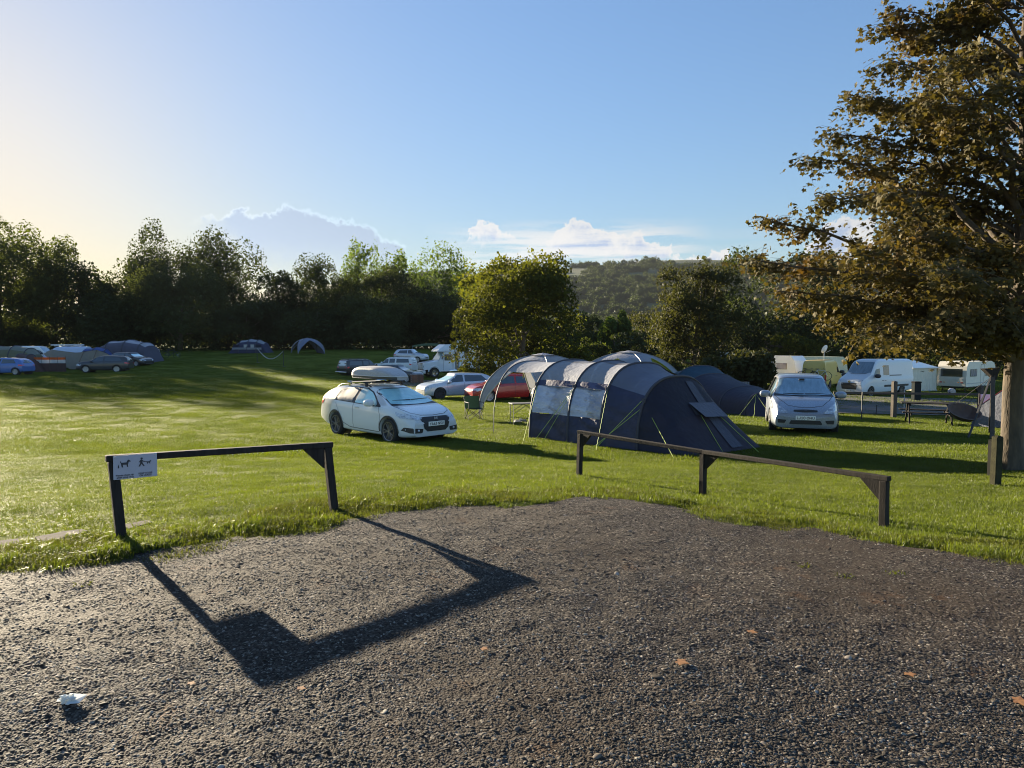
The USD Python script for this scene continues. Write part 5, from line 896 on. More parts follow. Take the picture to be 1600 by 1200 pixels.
for u in (.04, .96): part(sg, 'screw', T(lathe([(0, 0), (.006, 0), (.005, -.004), (0, -.005)], 10), (wS * u, -.004, -hS * .06)).apply_transform(Ms), CHROME)

# ---- cloth
def cloth(name, c, rough=.75, transl=.0, wr=.5, scale=3.0, stretch=(1, 1, 1), var=.12, spec=.3): return mat(name, c, rough, var=var, scale=scale, bump=wr, bscale=2.2 * scale, bdist=.04, transl=transl, stretch=stretch, spec=spec)
NAVY = cloth('navy_fabric_look', (0.046, 0.052, 0.100), .65, .05); NAVYD = cloth('dark_navy_fabric_look', (0.024, 0.026, 0.048), .7, .02); LGREY = cloth('light_grey_fabric_look', (0.33, 0.34, 0.38), .6, .18); MGREY = cloth('mid_grey_fabric_look', (0.16, 0.17, 0.21), .65, .15); LIME = cloth('lime_fabric_look', (0.40, 0.42, 0.05), .7, .35)
TEAL = cloth('teal_fabric_look', (0.016, 0.060, 0.095), .7, .1); OLIVE = cloth('olive_fabric_look', (0.19, 0.19, 0.12), .8, .15); BEIGE = cloth('beige_fabric_look', (0.30, 0.26, 0.20), .85, .2); BROWN = cloth('brown_fabric_look', (0.055, 0.030, 0.026), .85); ORANGE = cloth('orange_fabric_look', (0.62, 0.13, 0.03), .8, .3); WHITEC = cloth('white_fabric_look', (0.60, 0.60, 0.60), .8, .3); BLUEC = cloth('blue_fabric_look', (0.07, 0.12, 0.32), .7, .1); MAROON = cloth('red_fabric_look', (0.30, 0.05, 0.07), .8, .15)
PVC = mat('window_film_look', (0.36, 0.37, 0.41), .34, color2=(0.17, 0.18, 0.24), scale=1.6, stretch=(1.2, 1.2, 3.2), bump=.6, bscale=4.0, bdist=.06, spec=.7, coat=.6)
POLE = mat('tent_pole_look', (0.16, 0.16, 0.16), .5, metal=.3); SLEEVE = mat('pole_sleeve_look', (0.030, 0.030, 0.042), .7); GUY = mat('guy_line_look', (0.28, 0.36, 0.06), .7)
class Tunnel:
    """hooped tent: local axis x, across y (near side at y=0), up z"""
    def __init__(s, hoops, ex=.72): s.h = hoops; s.ex = ex
    def pt(s, i, th):
        a_, p0, hw_, h_ = s.h[i]; th = np.asarray(th, float); c, sn = np.cos(th), np.sin(th); return np.stack([np.full_like(th, a_), p0 + hw_ - hw_ * np.sign(c) * np.abs(c) ** .80, h_ * np.abs(sn) ** s.ex], -1)
    def panel(s, i, t0, t1, sag=.05, n=18, m=10, wr=0, seed=0):
        th = np.linspace(t0, t1, n); A, B = s.pt(i, th), s.pt(i + 1, th); u = np.linspace(0, 1, m)[:, None, None]; P = A[None] * (1 - u) + B[None] * u; c = np.array([0, s.h[i][1] + s.h[i][2], s.h[i][3] * .45]); d = c - P; d[..., 0] = 0; d /= np.maximum(np.linalg.norm(d, axis=-1, keepdims=True), 1e-6)
        P = P + d * (sag * np.sin(np.pi * u)); 
        if wr: P = P + d * (wr * (meshkit.fbm(P * np.array([2.5, 2.5, 4]) + P[..., 2:3] * [3., 0, 0] + seed, 4, seed) - .5))[..., None] * np.sin(np.pi * u) ** .5
        return gridmesh(P)
    def hoop(s, i, r=.03, t0=0, t1=np.pi): return tube(s.pt(i, np.linspace(t0, t1, 25)), r, 6)
def guy(t, a_, b_, r=.006): part(t, 'guy_line', tube([a_, b_], r, 4), GUY)
def local(base, ax, p):
    return np.asarray(p)
# ---- the big tunnel tent
b2, b5 = at(828, 684), at(995, 704); ax = (b5 - b2)[:2]; ang = math.atan2(ax[1], ax[0]); ca, sa_ = math.cos(ang), math.sin(ang); TB = np.array([b2[0], b2[1], float(H(*b2[:2]))])
def tl(px, py):
    """tent coordinates of a ground pixel"""
    p = at(px, py) - TB; return np.array([p[0] * ca + p[1] * sa_, -p[0] * sa_ + p[1] * ca])
L5 = np.linalg.norm(ax); zt = lambda a_: float(H(TB[0] + ca * a_, TB[1] + sa_ * a_)) - TB[2]
tent = thing('tunnel_tent', 'large navy and grey tunnel tent with silvery side windows behind the right fence', 'tent', TB, ang)
a1 = tl(767, 678); a3, a4 = tl(886, 691)[0], tl(938, 697)[0]
TT = Tunnel([(a1[0], a1[1] + .1, 1.55, 2.02), (0, 0, 1.70, 2.08), (a3, -.02, 1.72, 2.08), (a4, -.02, 1.72, 2.05), (L5, 0, 1.62, 1.74)])
hp2 = np.pi; lo = .070 * np.pi
part(tent, 'awning_roof', TT.panel(0, .30 * hp2, .66 * hp2, .06), LGREY, smooth=True)
for i in (1, 2):
    part(tent, 'lower_wall', TT.panel(i, 0, lo, .03, n=12, m=26, wr=.22, seed=i), NAVY, smooth=True); part(tent, 'window_panel', TT.panel(i, lo, .20 * hp2, .05, n=26, m=26, wr=.11, seed=3 + i), PVC, smooth=True)
    part(tent, 'window_blind', TT.panel(i, .20 * hp2, .235 * hp2, -.02, wr=.10, seed=9 + i), cloth('blind_look', (.05, .055, .11), .6), smooth=True); part(tent, 'roof_panel', TT.panel(i, .235 * hp2, .45 * hp2, .06), LGREY, smooth=True); part(tent, 'roof_panel', TT.panel(i, .45 * hp2, .64 * hp2, .05), MGREY, smooth=True); part(tent, 'far_wall', TT.panel(i, .64 * hp2, hp2, .03), NAVY, smooth=True)
part(tent, 'side_wall', TT.panel(3, 0, .235 * hp2, .05, n=24, m=24, wr=.13, seed=8), NAVY, smooth=True); part(tent, 'roof_panel', TT.panel(3, .235 * hp2, .62 * hp2, .10), cloth('blue_grey_fabric_look', (.17, .19, .26), .6, .15), smooth=True); part(tent, 'far_wall', TT.panel(3, .62 * hp2, hp2, .05), NAVY, smooth=True)
for i in range(5): part(tent, 'pole_sleeve', TT.hoop(i, .034 if i else .022, *((0, np.pi) if i else (.22 * np.pi, .78 * np.pi))), SLEEVE, smooth=True)
for sgn, th in ((1, np.linspace(0, .24 * np.pi, 8)), (-1, np.linspace(.76 * np.pi, np.pi, 8))): part(tent, 'awning_pole', tube(TT.pt(0, th), .014, 6), POLE, smooth=True)
# sleeping end slopes down to the ground
e1, e2 = tl(1085, 713), tl(1188, 701); G0 = np.array([(L5 + .05, .02, 0), (e1[0] * .6 + L5 * .4, (e1[1]) * .6, 0), (e1[0], e1[1], 0), (e1[0] * .5 + e2[0] * .5 + .05, (e1[1] + e2[1]) / 2, 0), (e2[0], e2[1], 0), (e2[0] - .35, 3.0, 0), (L5, 3.24, 0)])
g = PchipInterpolator(np.linspace(0, 1, len(G0)), G0)(np.linspace(0, 1, 41)); hp5 = TT.pt(4, np.linspace(0, np.pi, 41)); g[:, 2] = 0.0
u = np.linspace(0, 1, 16)[:, None, None]; P = hp5[None] * (1 - u) + g[None] * u; P[..., 2] -= (.10 * np.sin(np.pi * u[..., 0]) * (hp5[:, 2] / 1.74)[None]) ; P[1:-1] += np.array([.6, -.6, 0]) * (.11 * (meshkit.fbm(P[1:-1] * [1.6, 1.6, 3.0], 3, 4) - .5))[..., None]; part(tent, 'sleeping_end', gridmesh(P[:, :24]), NAVYD, smooth=True); part(tent, 'sleeping_end', gridmesh(P[:, 23:]), NAVYD, smooth=True)
part(tent, 'end_stripe', gridmesh(P[1:15, 21:24] + [.012, -.004, .014]), cloth('stripe_look', (.036, .039, .062), .6), smooth=True)
v0 = P[5, 19]; v1_ = P[5, 25]; vd_ = np.array([.42, .05, -.10]); part(tent, 'vent_flap', gridmesh(np.array([[v0 + [0, -.02, .06], v1_ + [0, .02, .06]], [v0 + vd_ + [0, .02, -.16], v1_ + vd_ + [0, -.04, -.16]]])), cloth('flap_look', (.06, .064, .095), .6)); part(tent, 'vent_mesh', gridmesh(P[5:8, 19:26] + [.01, 0, .012]), SLEEVE, smooth=True)
for i, sp_ in ((1, [(.21, -.75, .5)]), (2, [(.21, -.8, -.5), (.21, -.8, -.2)]), (3, [(.21, -.85, .55)]), (4, [(.23, -.75, -.75), (.16, -.7, -.9)])):
    for f, dy, da in sp_: q = TT.pt(i, np.array([f * np.pi]))[0]; guy(tent, q, [q[0] + da, dy, 0])
for k, (j, gx) in enumerate(((8, (e1[0] + .15, -.75)), (20, (e2[0] - .1, e2[1] - 1.5)), (24, (e2[0] + .5, e2[1] - .9)))): q = P[4 if k == 0 else 7, j]; guy(tent, q, [gx[0], gx[1], 0], .008)
for i in (1, 2, 3, 4): q = TT.pt(i, np.array([.205 * np.pi]))[0]; part(tent, 'strap_clip', rbox(.09, .05, .12, q + [0, -.02, 0], .01), SLEEVE)
# ---- event shelters
def shelter(name, label, cat, base, rz, half, h, cl, trim=None, walls=(), wall_mat=None, vals=(), t0=.42, r0=.03, powr=1.35, pole=POLE):
    t = thing(name, label, cat, base, rz); cor = [np.array([sx, sy, 0]) * half for sx, sy in ((-1, -1), (1, -1), (1, 1), (-1, 1))]
    def leg(k, s): s = np.asarray(s, float); rr = np.sin(s * np.pi / 2) ** 1.05; return cor[k][None] * rr[:, None] + np.array([0, 0, 1.0]) * (h * np.cos(s * np.pi / 2) ** .80)[:, None]
    for k in range(4):
        kk = (k + 1) % 4; w = np.linspace(0, 1, 21); arch = t0 + (1 - t0) * np.abs(2 * w - 1) ** powr; u = np.linspace(0.0, 1, 14); S = u[:, None] * arch[None]; A = leg(k, S.ravel()).reshape(14, 21, 3); B = leg(kk, S.ravel()).reshape(14, 21, 3); P = A * (1 - w)[None, :, None] + B * w[None, :, None]
        P[..., 2] += .10 * half * (np.sin(np.pi * w)[None] * S) ** 1.2; part(t, 'roof_panel', gridmesh(P), cl, smooth=True); part(t, 'edge_trim', tube(P[-1], .03, 5), trim or cl, smooth=True)
        if k in vals: E = P[-2:][::-1] - P[-1:]; part(t, 'lime_valance', gridmesh(np.stack([P[-1], P[-1] * [1.004, 1.004, 1] - [0, 0, .30] * (np.sin(np.pi * w) ** .5)[:, None] * np.ones(3)])), LIME, smooth=True)
        if k in walls: A = leg(k, np.linspace(t0, 1, 10)); B = leg(kk, np.linspace(t0, 1, 10)); part(t, 'side_panel', gridmesh(A[:, None] * (1 - w)[None, :, None] + B[:, None] * w[None, :, None] + np.array([0, 0, -.02])), wall_mat, smooth=True)
    for k in range(4): part(t, 'pole', tube(leg(k, np.linspace(0, 1, 22)), r0, 6), pole, smooth=True)
    part(t, 'cap', T(hull([(math.cos(q) * half * .28, math.sin(q) * half * .28, 0) for q in np.linspace(0, 6.28, 13)] + [(0, 0, .09)]), (0, 0, h - .01)), cl)
    return t
p = at(800, 650); shx = at(800, 655); shp = (shx[0] + 1.2, shx[1] + 2.2); shelter('event_shelter', 'light grey open shelter with lime trim joined to the left end of the tunnel tent', 'tent', ground(*shp), ang + .12, 1.75, 2.32, LGREY, trim=mat('grey_trim2_look', (.35, .34, .33), .6), walls=(1,), wall_mat=LGREY)
sh0 = str('/World/event_shelter')
for k, (x, y, z0, z1) in enumerate([(-.6, 1.3, 2.0, 1.35), (-1.3, .4, 1.75, 1.35), (.4, 1.5, 2.0, 1.3)]): part(sh0, 'hanging_strap', bar((x, y, z0), (x, y, z1), .035, .01), LIME)
for p0, p1 in (((1.2, -1.1, 1.6), (1.75, -.7, .75)),): part(sh0, 'lime_brace', bar(p0, p1, .05, .02), LIME)
q = at(985, 640); gdp = (q[0] + .4, q[1] + 3.0); gd = shelter('dome_tent', 'grey dome tent with a lime green arch behind the tunnel tent', 'tent', ground(*gdp), ang + .2, 2.1, 2.55, LGREY, trim=LIME, walls=(0, 2, 3), wall_mat=MGREY, t0=.38, vals=(0, 1))
# blue dome and the dark tunnel running off to the right
q1, q2 = at(1045, 640), at(1195, 655); Q = np.array([q1[0] + .15, q1[1] + 1.4]); d = q2[:2] + [.0, 1.0] - Q; an = math.atan2(d[1], d[0]); Ld = np.linalg.norm(d)
bt = thing('blue_tent', 'dark blue and navy tent sloping down to the silver people carrier', 'tent', (Q[0], Q[1], float(H(*Q))), an); BT = Tunnel([(-.3, 0, 1.5, 1.7), (.5, 0, 1.55, 1.92), (1.5, 0, 1.5, 1.60), (Ld * .62, .1, 1.3, 1.18), (Ld * .86, .2, 1.1, 1.05)], .6)
part(bt, 'end_panel', gridmesh(np.stack([BT.pt(0, np.linspace(0, np.pi, 20)) * [1, 1, u_] - [(1 - u_) * .5, 0, 0] for u_ in np.linspace(1, 0, 6)])), TEAL, smooth=True)
for i in (0, 1): part(bt, 'shell', BT.panel(i, 0, np.pi, .02, n=30), TEAL, smooth=True)
for i in (2, 3): part(bt, 'shell', BT.panel(i, 0, np.pi, .05, n=30), NAVYD, smooth=True)
P0 = BT.pt(4, np.linspace(0, np.pi, 24)); g0 = np.stack([np.full(24, Ld + .15), np.linspace(0.0, 2.4, 24), np.zeros(24)], 1); g0[:, 0] -= .4 * np.abs(np.linspace(-1, 1, 24)) ** 3; u = np.linspace(0, 1, 8)[:, None, None]; part(bt, 'end_panel', gridmesh(P0[None] * (1 - u) + g0[None] * u), NAVYD, smooth=True)
for i in range(1, 5): part(bt, 'pole_sleeve', BT.hoop(i, .03), SLEEVE, smooth=True)
for gx, gy in ((Ld + 1.0, -.9), (Ld + .6, -1.5), (Ld + 1.2, 0)): guy(bt, P0[8], (gx, gy, 0.02), .005)
# grey slatted fence panel behind it
q = at(1176, 634); t = thing('fence_panel', 'pale grey slatted fence panel under the bush right of the dark tent', 'fence', (q[0], q[1] + 2.0, float(H(q[0], q[1] + 2.0))), -.1)
for k in range(9): part(t, 'slat', rbox(.10, .02, 1.05, (-.5 + k * .115, 0, .6), .004), mat('grey_slat_look', (.17, .165, .16), .9, var=.3, scale=6))
for z in (.3, .95): part(t, 'cross_rail', rbox(1.1, .04, .07, (-.04, .03, z), .005), TIMB2)
# ---- camp furniture
def campchair(name, label, base, rz, cl):
    t = thing(name, label, 'chair', base, rz); w, dp, hs, hb = .27, .24, .42, .84; X = lambda s, y: np.array([s * w, y, 0.])
    for a_, b_ in (((-w, -dp, 0), (w, -dp, hs)), ((w, -dp, 0), (-w, -dp, hs)), ((-w, dp, 0), (w, dp, hs)), ((w, dp, 0), (-w, dp, hs)), ((-w, -dp, 0), (-w, dp, hs)), ((-w, dp, 0), (-w, -dp, hs)), ((w, -dp, 0), (w, dp, hs)), ((w, dp, 0), (w, -dp, hs))): part(t, 'frame_leg', tube([a_, b_], .012, 6), BLACKP)
    for s in (-1, 1): part(t, 'back_post', tube([(s * w, dp, .0), (s * w, dp, hs), (s * w * 1.04, dp + .08, hb)], .012, 6), BLACKP); part(t, 'front_post', tube([(s * w, -dp, hs), (s * w, -dp, .62)], .012, 6), BLACKP); part(t, 'armrest', rbox(.06, .52, .02, (s * w, 0, .63), .008), BLACKP)
    uu_ = np.linspace(-1, 1, 9); vv_2 = np.linspace(-1, 1, 7); U_, V_ = np.meshgrid(uu_, vv_2, indexing='ij'); part(t, 'seat', gridmesh(np.stack([U_ * w, V_ * dp, hs - .05 * (1 - U_ ** 2) * (1 - .5 * V_ ** 2)], -1)), cl, smooth=True); part(t, 'backrest', gridmesh(np.stack([U_ * w, dp + .03 + .05 * (V_ + 1) / 2 + .05 * (1 - U_ ** 2), .58 + V_ * .22 + .02], -1)), cl, smooth=True)
campchair('camp_chair', 'green folding camp chair on the grass left of the shelter', at(741, 656), .35, cloth('green_fabric_look', (.020, .045, .030), .8, .1))
q = at(820, 662); ft = thing('folding_table', 'folding camp table under the awning of the tunnel tent', 'table', q, .25); part(ft, 'table_top', rbox(1.0, .55, .035, (0, 0, .68), .012), mat('table_top_look', (.05, .055, .06), .7))
for s in (-1, 1):
    for r_ in (-1, 1): part(ft, 'leg', tube([(s * .44, r_ * .22, 0), (s * .44, r_ * .22, .67)], .013, 6), POLE)
    part(ft, 'cross_brace', cat_([tube([(-.44, s * .22, .35), (.0, s * .22, .64)], .009, 5), tube([(.44, s * .22, .35), (.0, s * .22, .64)], .009, 5)]), POLE)
q = at(836, 672); st = thing('lantern_stand', 'black stand with a pale lantern beside the folding table', 'lamp', q, 0.); part(st, 'stand', cat_([tube([(0, 0, 0), (0, 0, 1.35)], .016, 6), tube([(-.2, 0, 1.3), (0, 0, 1.16), (.2, 0, 1.3)], .01, 5)]), BLACKP); part(st, 'lantern', lathe([(0, 0), (.075, 0), (.105, .24), (0, .24)], 12, 'z').apply_translation([0, 0, .86]), WHITEC, smooth=40); part(st, 'lantern_top', lathe([(0, 0), (.11, 0), (.06, .16), (0, .2)], 12, 'z').apply_translation([0, 0, 1.10]), BLACKP, smooth=40)
shoe = hull([(0, -.04, 0), (0, .04, 0), (.25, -.035, 0), (.25, .035, 0), (.02, -.03, .09), (.02, .03, .09), (.12, -.03, .08), (.12, .03, .08), (.24, -.03, .04), (.24, .03, .04)])
for k, (px, py, rr, lb, m_) in enumerate([(804, 660, .3, 'white shoe lying alone left of the table legs', WHITEC), (812, 658, 1.2, 'pale shoe under the middle of the folding table', WHITEC), (822, 659, 2.4, 'blue grey shoe under the right end of the folding table', MGREY)]):
    t = thing('shoe', lb, 'shoe', at(px, py), rr); part(t, 'upper', shoe, m_, smooth=40); part(t, 'sole', rbox(.27, .085, .02, (.125, 0, .008), .006), BLACKP)
# ---- picnic table with benches
q = at(1450, 662); pt_ = thing('picnic_table', 'weathered wooden picnic table with fixed benches on the lawn near the gravel road', 'picnic table', q, math.radians(-24))
for k in range(5): part(pt_, 'top_plank', rbox(1.75, .135, .035, (0, (k - 2) * .145, .74), .006), TIMB)
for s in (-1, 1):
    for k in range(2): part(pt_, 'bench_plank', rbox(1.75, .13, .035, (0, s * (.62 + k * .14), .44), .006), TIMB)
    part(pt_, 'top_bearer', bar((s * .6, -.36, .69), (s * .6, .36, .69), .045, .09), TIMB); part(pt_, 'bench_bearer', bar((s * .6, -.8, .385), (s * .6, .8, .385), .045, .09), TIMB)
    for r_ in (-1, 1): part(pt_, 'leg', bar((s * .645, r_ * .72, 0), (s * .645, r_ * .26, .70), .045, .10), TIMB)
# ---- posts along the gravel road
def post(name, label, px, py, h, w, m, cat='post', group=None, lean=0):
    q = at(px, py); t = thing(name, label, cat, q, .2, group); part(t, 'shaft', bar((0, 0, -.2), (lean, 0, h), w, w, bev=.012), m); part(t, 'cap', hull([(lean + sx * w * .5, sy * w * .5, h + .002) for sx in (-1, 1) for sy in (-1, 1)] + [(lean, 0, h + w * .22)]), m); return q
rp = [post('road_post', lb, px, py, h, .17, TIMB2) for lb, px, py, h in (('thick wooden post on the near edge of the gravel road left of the picnic table', 1396, 652, 1.45), ('wooden post on the near edge of the gravel road right of the picnic table', 1531, 654, 1.35))]
bq = at(1431, 626); t = thing('waste_bin', 'dark green bin post beside the white camper van', 'bin', bq, .1); part(t, 'body', rbox(.42, .38, 1.05, (0, 0, .55), .04), mat('bin_look', (.014, .018, .018), .95, spec=.1)); part(t, 'lid', rbox(.46, .42, .10, (0, 0, 1.12), .04), BLACKM)
t = thing('road_rail', 'thin dark wooden rail along the near edge of the gravel road', 'rail', rp[0], 0.); d = rp[1] - rp[0]; part(t, 'rail', bar((-2.6, -.3, 1.02), (d[0], d[1], d[2] + 1.0), .06, .09), TIMB2); part(t, 'rail', bar((-.02, 0, .98), (.9, .1, .96), .05, .07), TIMB)
for lb, px, py, h in (('slim dark stake left of the gravel road post', 1346, 656, 1.05), ('white topped stake behind the picnic table', 1412, 646, 1.1), ('short dark stake on the grass right of the people carrier', 1369, 648, .42)):
    q = at(px, py); t = thing('stake', lb, 'stake', q); part(t, 'shaft', tube([(0, 0, -.1), (.01, 0, h)], .02, 6), BLACKP if 'white' not in lb else WHITEC); part(t, 'foot', lathe([(0, 0), (.05, 0), (.03, .03), (0, .03)], 8, 'z'), BLACKP)
post('hookup_post', 'black square post close to the left of the maple trunk', 1549, 742, .58, .10, BLACKM); post('timber_post', 'mossy wooden post in front of the maple trunk', 1555, 757, .72, .115, mat('mossy_timber_look', (.036, .035, .019), .95, color2=(.018, .018, .011), scale=7, bump=.6, spec=.1), lean=.01)
# ---- tripod with hanging fire bowl, board and red tent behind the trunk
q = at(1535, 684); tp = thing('tripod', 'black and timber tripod with a hanging fire bowl left of the maple trunk', 'tripod', q, 0.); hd_ = np.array([.55, .5, 1.75])
for f, w_, m_ in (((-.42, -.05, 0), .05, BLACKP), ((.10, -.25, 0), .11, TIMB2), ((1.0, 1.2, 0), .06, TIMB)): part(tp, 'leg', bar(f, hd_, w_, w_ * .7), m_)
part(tp, 'head', hull([(hd_[0] + a_, hd_[1] + b_, hd_[2] + c_) for a_, b_, c_ in ((-.3, -.1, .12), (.15, -.1, .15), (-.3, .1, .12), (.15, .1, .15), (.05, -.08, -.2), (.05, .08, -.2))]), TIMB); part(tp, 'bowl', lathe([(0, 0), (.30, .05), (.42, .20), (.44, .22), (.40, .22), (.28, .09), (0, .04)], 24, 'z').apply_transform(R(.5, [1, 0, 0])).apply_translation([-.10, .75, .48]), mat('rusty_iron_look', (.085, .05, .035), .85, var=.4, scale=8), smooth=40)
for k in range(3): q_ = 2 * np.pi * k / 3; part(tp, 'chain', tube([(-.10 + .4 * math.cos(q_), .75 + .35 * math.sin(q_), .70), hd_ + [0, .02, -.1]], .008, 4), BLACKP)
q = at(1543, 668); t = thing('board', 'pale grey board leaning behind the tripod', 'board', place(1546, 668, 0, 1.5), -.5); part(t, 'panel', rbox(.62, .03, 1.0, (0, 0, .62), .006), mat('pale_board_look', (.36, .41, .50), .8)); part(t, 'frame', cat_([rbox(.05, .05, 1.15, (s * .33, 0, .57), .008) for s in (-1, 1)]), BLACKP)
q = at(1600, 672); t = thing('ridge_tent', 'red and grey ridge tent at the right edge behind the maple trunk', 'tent', (q[0] + .9, q[1] + .6, float(H(q[0] + .9, q[1] + .6))), .5)
for s in (-1, 1): part(t, 'upper_side', gridmesh(np.array([[(x_, s * (1.25 - 1.22 * v_), .7 + 1.0 * v_) for v_ in (0, .5, 1)] for x_ in (-1.3, 0, 1.3)])), MAROON, smooth=True); part(t, 'lower_side', gridmesh(np.array([[(x_, s * (1.45 - .2 * v_), .7 * v_) for v_ in (0, 1)] for x_ in (-1.3, 0, 1.3)])), MGREY, smooth=True)
part(t, 'end_panel', cat_([hull([(x_ + o, y_, z_) for o in (0, .01) for y_, z_ in ((-1.45, 0), (1.45, 0), (1.25, .7), (-1.25, .7), (0, 1.69))]) for x_ in (-1.29, 1.28)]), MGREY); part(t, 'ridge_pole', tube([(-1.4, 0, 1.71), (1.4, 0, 1.71)], .02, 6), POLE)
# ---- cream awning beside the long caravan, satellite dish, white bottle
q = at(1447, 612); t = thing('awning', 'cream awning tent joined to the left of the long caravan', 'awning', (q[0] + .3, q[1] + .8, float(H(q[0] + .3, q[1] + .8))), .35)
nx_ = 41; xw = np.linspace(-1.3, 1.3, nx_); fold = .05 * np.sin(xw * 22) + .03 * np.sin(xw * 37); part(t, 'front_wall', gridmesh(np.stack([np.stack([xw, fold * (1 - z_ / 2.2), np.full(nx_, z_)], 1) for z_ in (0.02, .7, 1.4, 1.85)])), CREAM, smooth=True); part(t, 'roof', hull([(x_, y_, z_) for x_ in (-1.4, 1.4) for y_, z_ in ((-.12, 1.84), (-.12, 1.90), (2.2, 2.35), (2.2, 2.41))]), mat('awning_roof_look', (.62, .60, .55), .7)); [part(t, 'side_wall', hull([(x_ + o, y_, z_) for o in (0, .015) for y_, z_ in ((0, 0), (2.2, 0), (2.2, 2.3), (0, 1.82))]), CREAM) for x_ in (-1.31, 1.3)]
for k, x_ in enumerate((-1.0, -.4, .3, 1.0)): part(t, 'skirt_peg', T(trimesh.creation.icosphere(1, .09), (x_, -.25, .05)), WHITEC, smooth=True)
q = at(1487, 616); t = thing('water_carrier', 'round white and blue water carrier on the grass under the caravan', 'container', q); part(t, 'barrel', lathe([(0, -.2), (.19, -.2), (.21, -.15), (.21, .15), (.19, .2), (0, .2)], 16).apply_translation([0, 0, .22]), WHITEC, smooth=40); part(t, 'band', lathe([(.213, -.06), (.216, -.06), (.216, .06), (.213, .06)], 16).apply_translation([0, 0, .22]), BLUEC, smooth=40)
q = yv; t = thing('satellite_dish', 'white satellite dish standing on the yellow van', 'dish', (q[0] - .2, q[1] - .6, q[2] + 2.30), .6); part(t, 'mast', tube([(0, 0, 0), (0, 0, .75)], .025, 6), OFFW); part(t, 'dish', lathe([(0, 0), (.2, .03), (.36, .11), (.37, .12), (.2, .045), (0, .015)], 20, 'y').apply_transform(R(.4, [1, 0, 0])).apply_translation([.08, -.08, .85]), OFFW, smooth=40); part(t, 'feed_arm', tube([(.08, -.1, .6), (.1, -.5, .8)], .015, 5), OFFW)
# ---- brick planter by the track
BR = [mat('brick_look_%s' % 'abc'[k], c, .9, var=.25, scale=12) for k, c in enumerate([(.22, .10, .065), (.27, .13, .08), (.17, .085, .06)])]
q = at(651, 598); t = thing('brick_planter', 'small square brick planter beside the track in front of the truck', 'planter', q, .25); part(t, 'core', rbox(.98, .68, .70, (0, 0, .36), .01), mat('mortar_look', (.22, .20, .17), .95))
for r_ in range(9):
    for k in range(4):
        for s in (-1, 1): part(t, 'brick', rbox(.235, .05, .066, (-.375 + k * .25 + (.06 if r_ % 2 else -.0), s * .335, .05 + r_ * .078), .005), BR[(r_ * 3 + k) % 3])
    for k in range(3):
        for s in (-1, 1): part(t, 'brick', rbox(.05, .2, .066, (s * .49, -.22 + k * .22, .05 + r_ * .078), .005), BR[(r_ + k * 2) % 3])
# ---- green awning behind the truck
q = at(655, 563); t = thing('tarp_awning', 'green tarpaulin stretched over poles left of the white truck', 'awning', (q[0] + 1.0, q[1] + 3, float(H(q[0] + 1.0, q[1] + 3))), -.05); U_, V_ = np.meshgrid(np.linspace(-1, 1, 15), np.linspace(-1, 1, 9), indexing='ij'); part(t, 'tarp', gridmesh(np.stack([U_ * 2.1, V_ * 1.4, 1.75 + .28 * np.cos(U_ * 1.5) - .18 * V_ ** 2 * 0 - .3 * (V_ < 0) * V_ ** 2], -1)), cloth('green_tarp_look', (.07, .12, .035), .7, .25), smooth=True)
for sx in (-1, 1):
    for sy in (-1, 1): part(t, 'pole', tube([(sx * 2.05, sy * 1.35, 0), (sx * 2.05, sy * 1.35, 1.75)], .03, 5), POLE)
# ---- far tents
def far_tunnel(name, label, px, py, rz, hoops, mats, half=0.8, ex=.65):
    q = place(px, py, 0, half); t = thing(name, label, 'tent', q, rz); TT_ = Tunnel([(a_, -w_, w_, h_) for a_, w_, h_ in hoops], ex)
    for i in range(len(hoops) - 1):
        lo_, ro_ = mats[i % len(mats)]; part(t, 'near_wall', TT_.panel(i, 0, .28 * np.pi, .04), lo_, smooth=True); part(t, 'roof_panel', TT_.panel(i, .28 * np.pi, .72 * np.pi, .04), ro_, smooth=True); part(t, 'far_wall', TT_.panel(i, .72 * np.pi, np.pi, .04), lo_, smooth=True)
    for i in (0, -1):
        th = np.linspace(0, np.pi, 18); P_e = TT_.pt(i % len(hoops), th); sg_ = -1 if i == 0 else 1; u_ = np.linspace(0, 1, 5)[:, None, None]; g_ = P_e.copy(); g_[:, 2] = 0; g_[:, 0] += sg_ * .7; part(t, 'end_panel', gridmesh(P_e[None] * (1 - u_) + g_[None] * u_), mats[0][0], smooth=True)
    for i in range(1, len(hoops) - 1): part(t, 'pole_sleeve', TT_.hoop(i, .05), SLEEVE, smooth=True)
    return t
nt = far_tunnel('far_tent', 'navy and white tunnel tent alone under the trees left of the hammock', 393, 552, -.06, [(-2.1, 1.2, 1.15), (-1.2, 1.5, 1.75), (0, 1.5, 1.95), (1.2, 1.5, 1.85), (2.1, 1.2, 1.45)], [(NAVY, LGREY)])
for k, (x_, w_) in enumerate(((-1.5, .9), (-.2, .5), (.75, .5), (1.6, .7))): part(nt, 'window', rbox(w_, .03, .42, (x_, -1.42, 1.0), .01), NAVYD if k in (0, 3) else WHITEC)
part(nt, 'pale_band', rbox(4.1, .02, .28, (0, -1.50, .66), .01), LGREY)
shelter('event_shelter', 'blue grey open dome shelter under the trees right of the hammock', 'tent', place(481, 553, 0, 1.6), .55, 1.75, 2.0, cloth('blue_grey_far_look', (.20, .22, .30), .6, .05), walls=(1,), wall_mat=cloth('blue_grey_far_wall_look', (.14, .15, .20), .6), t0=.40)
h0, h1 = at(401, 563), at(442, 571); h0, h1 = at(402, 567), at(443, 573); t = thing('hammock', 'white hammock slung between two thin posts on the far field', 'hammock', h0); d = h1 - h0
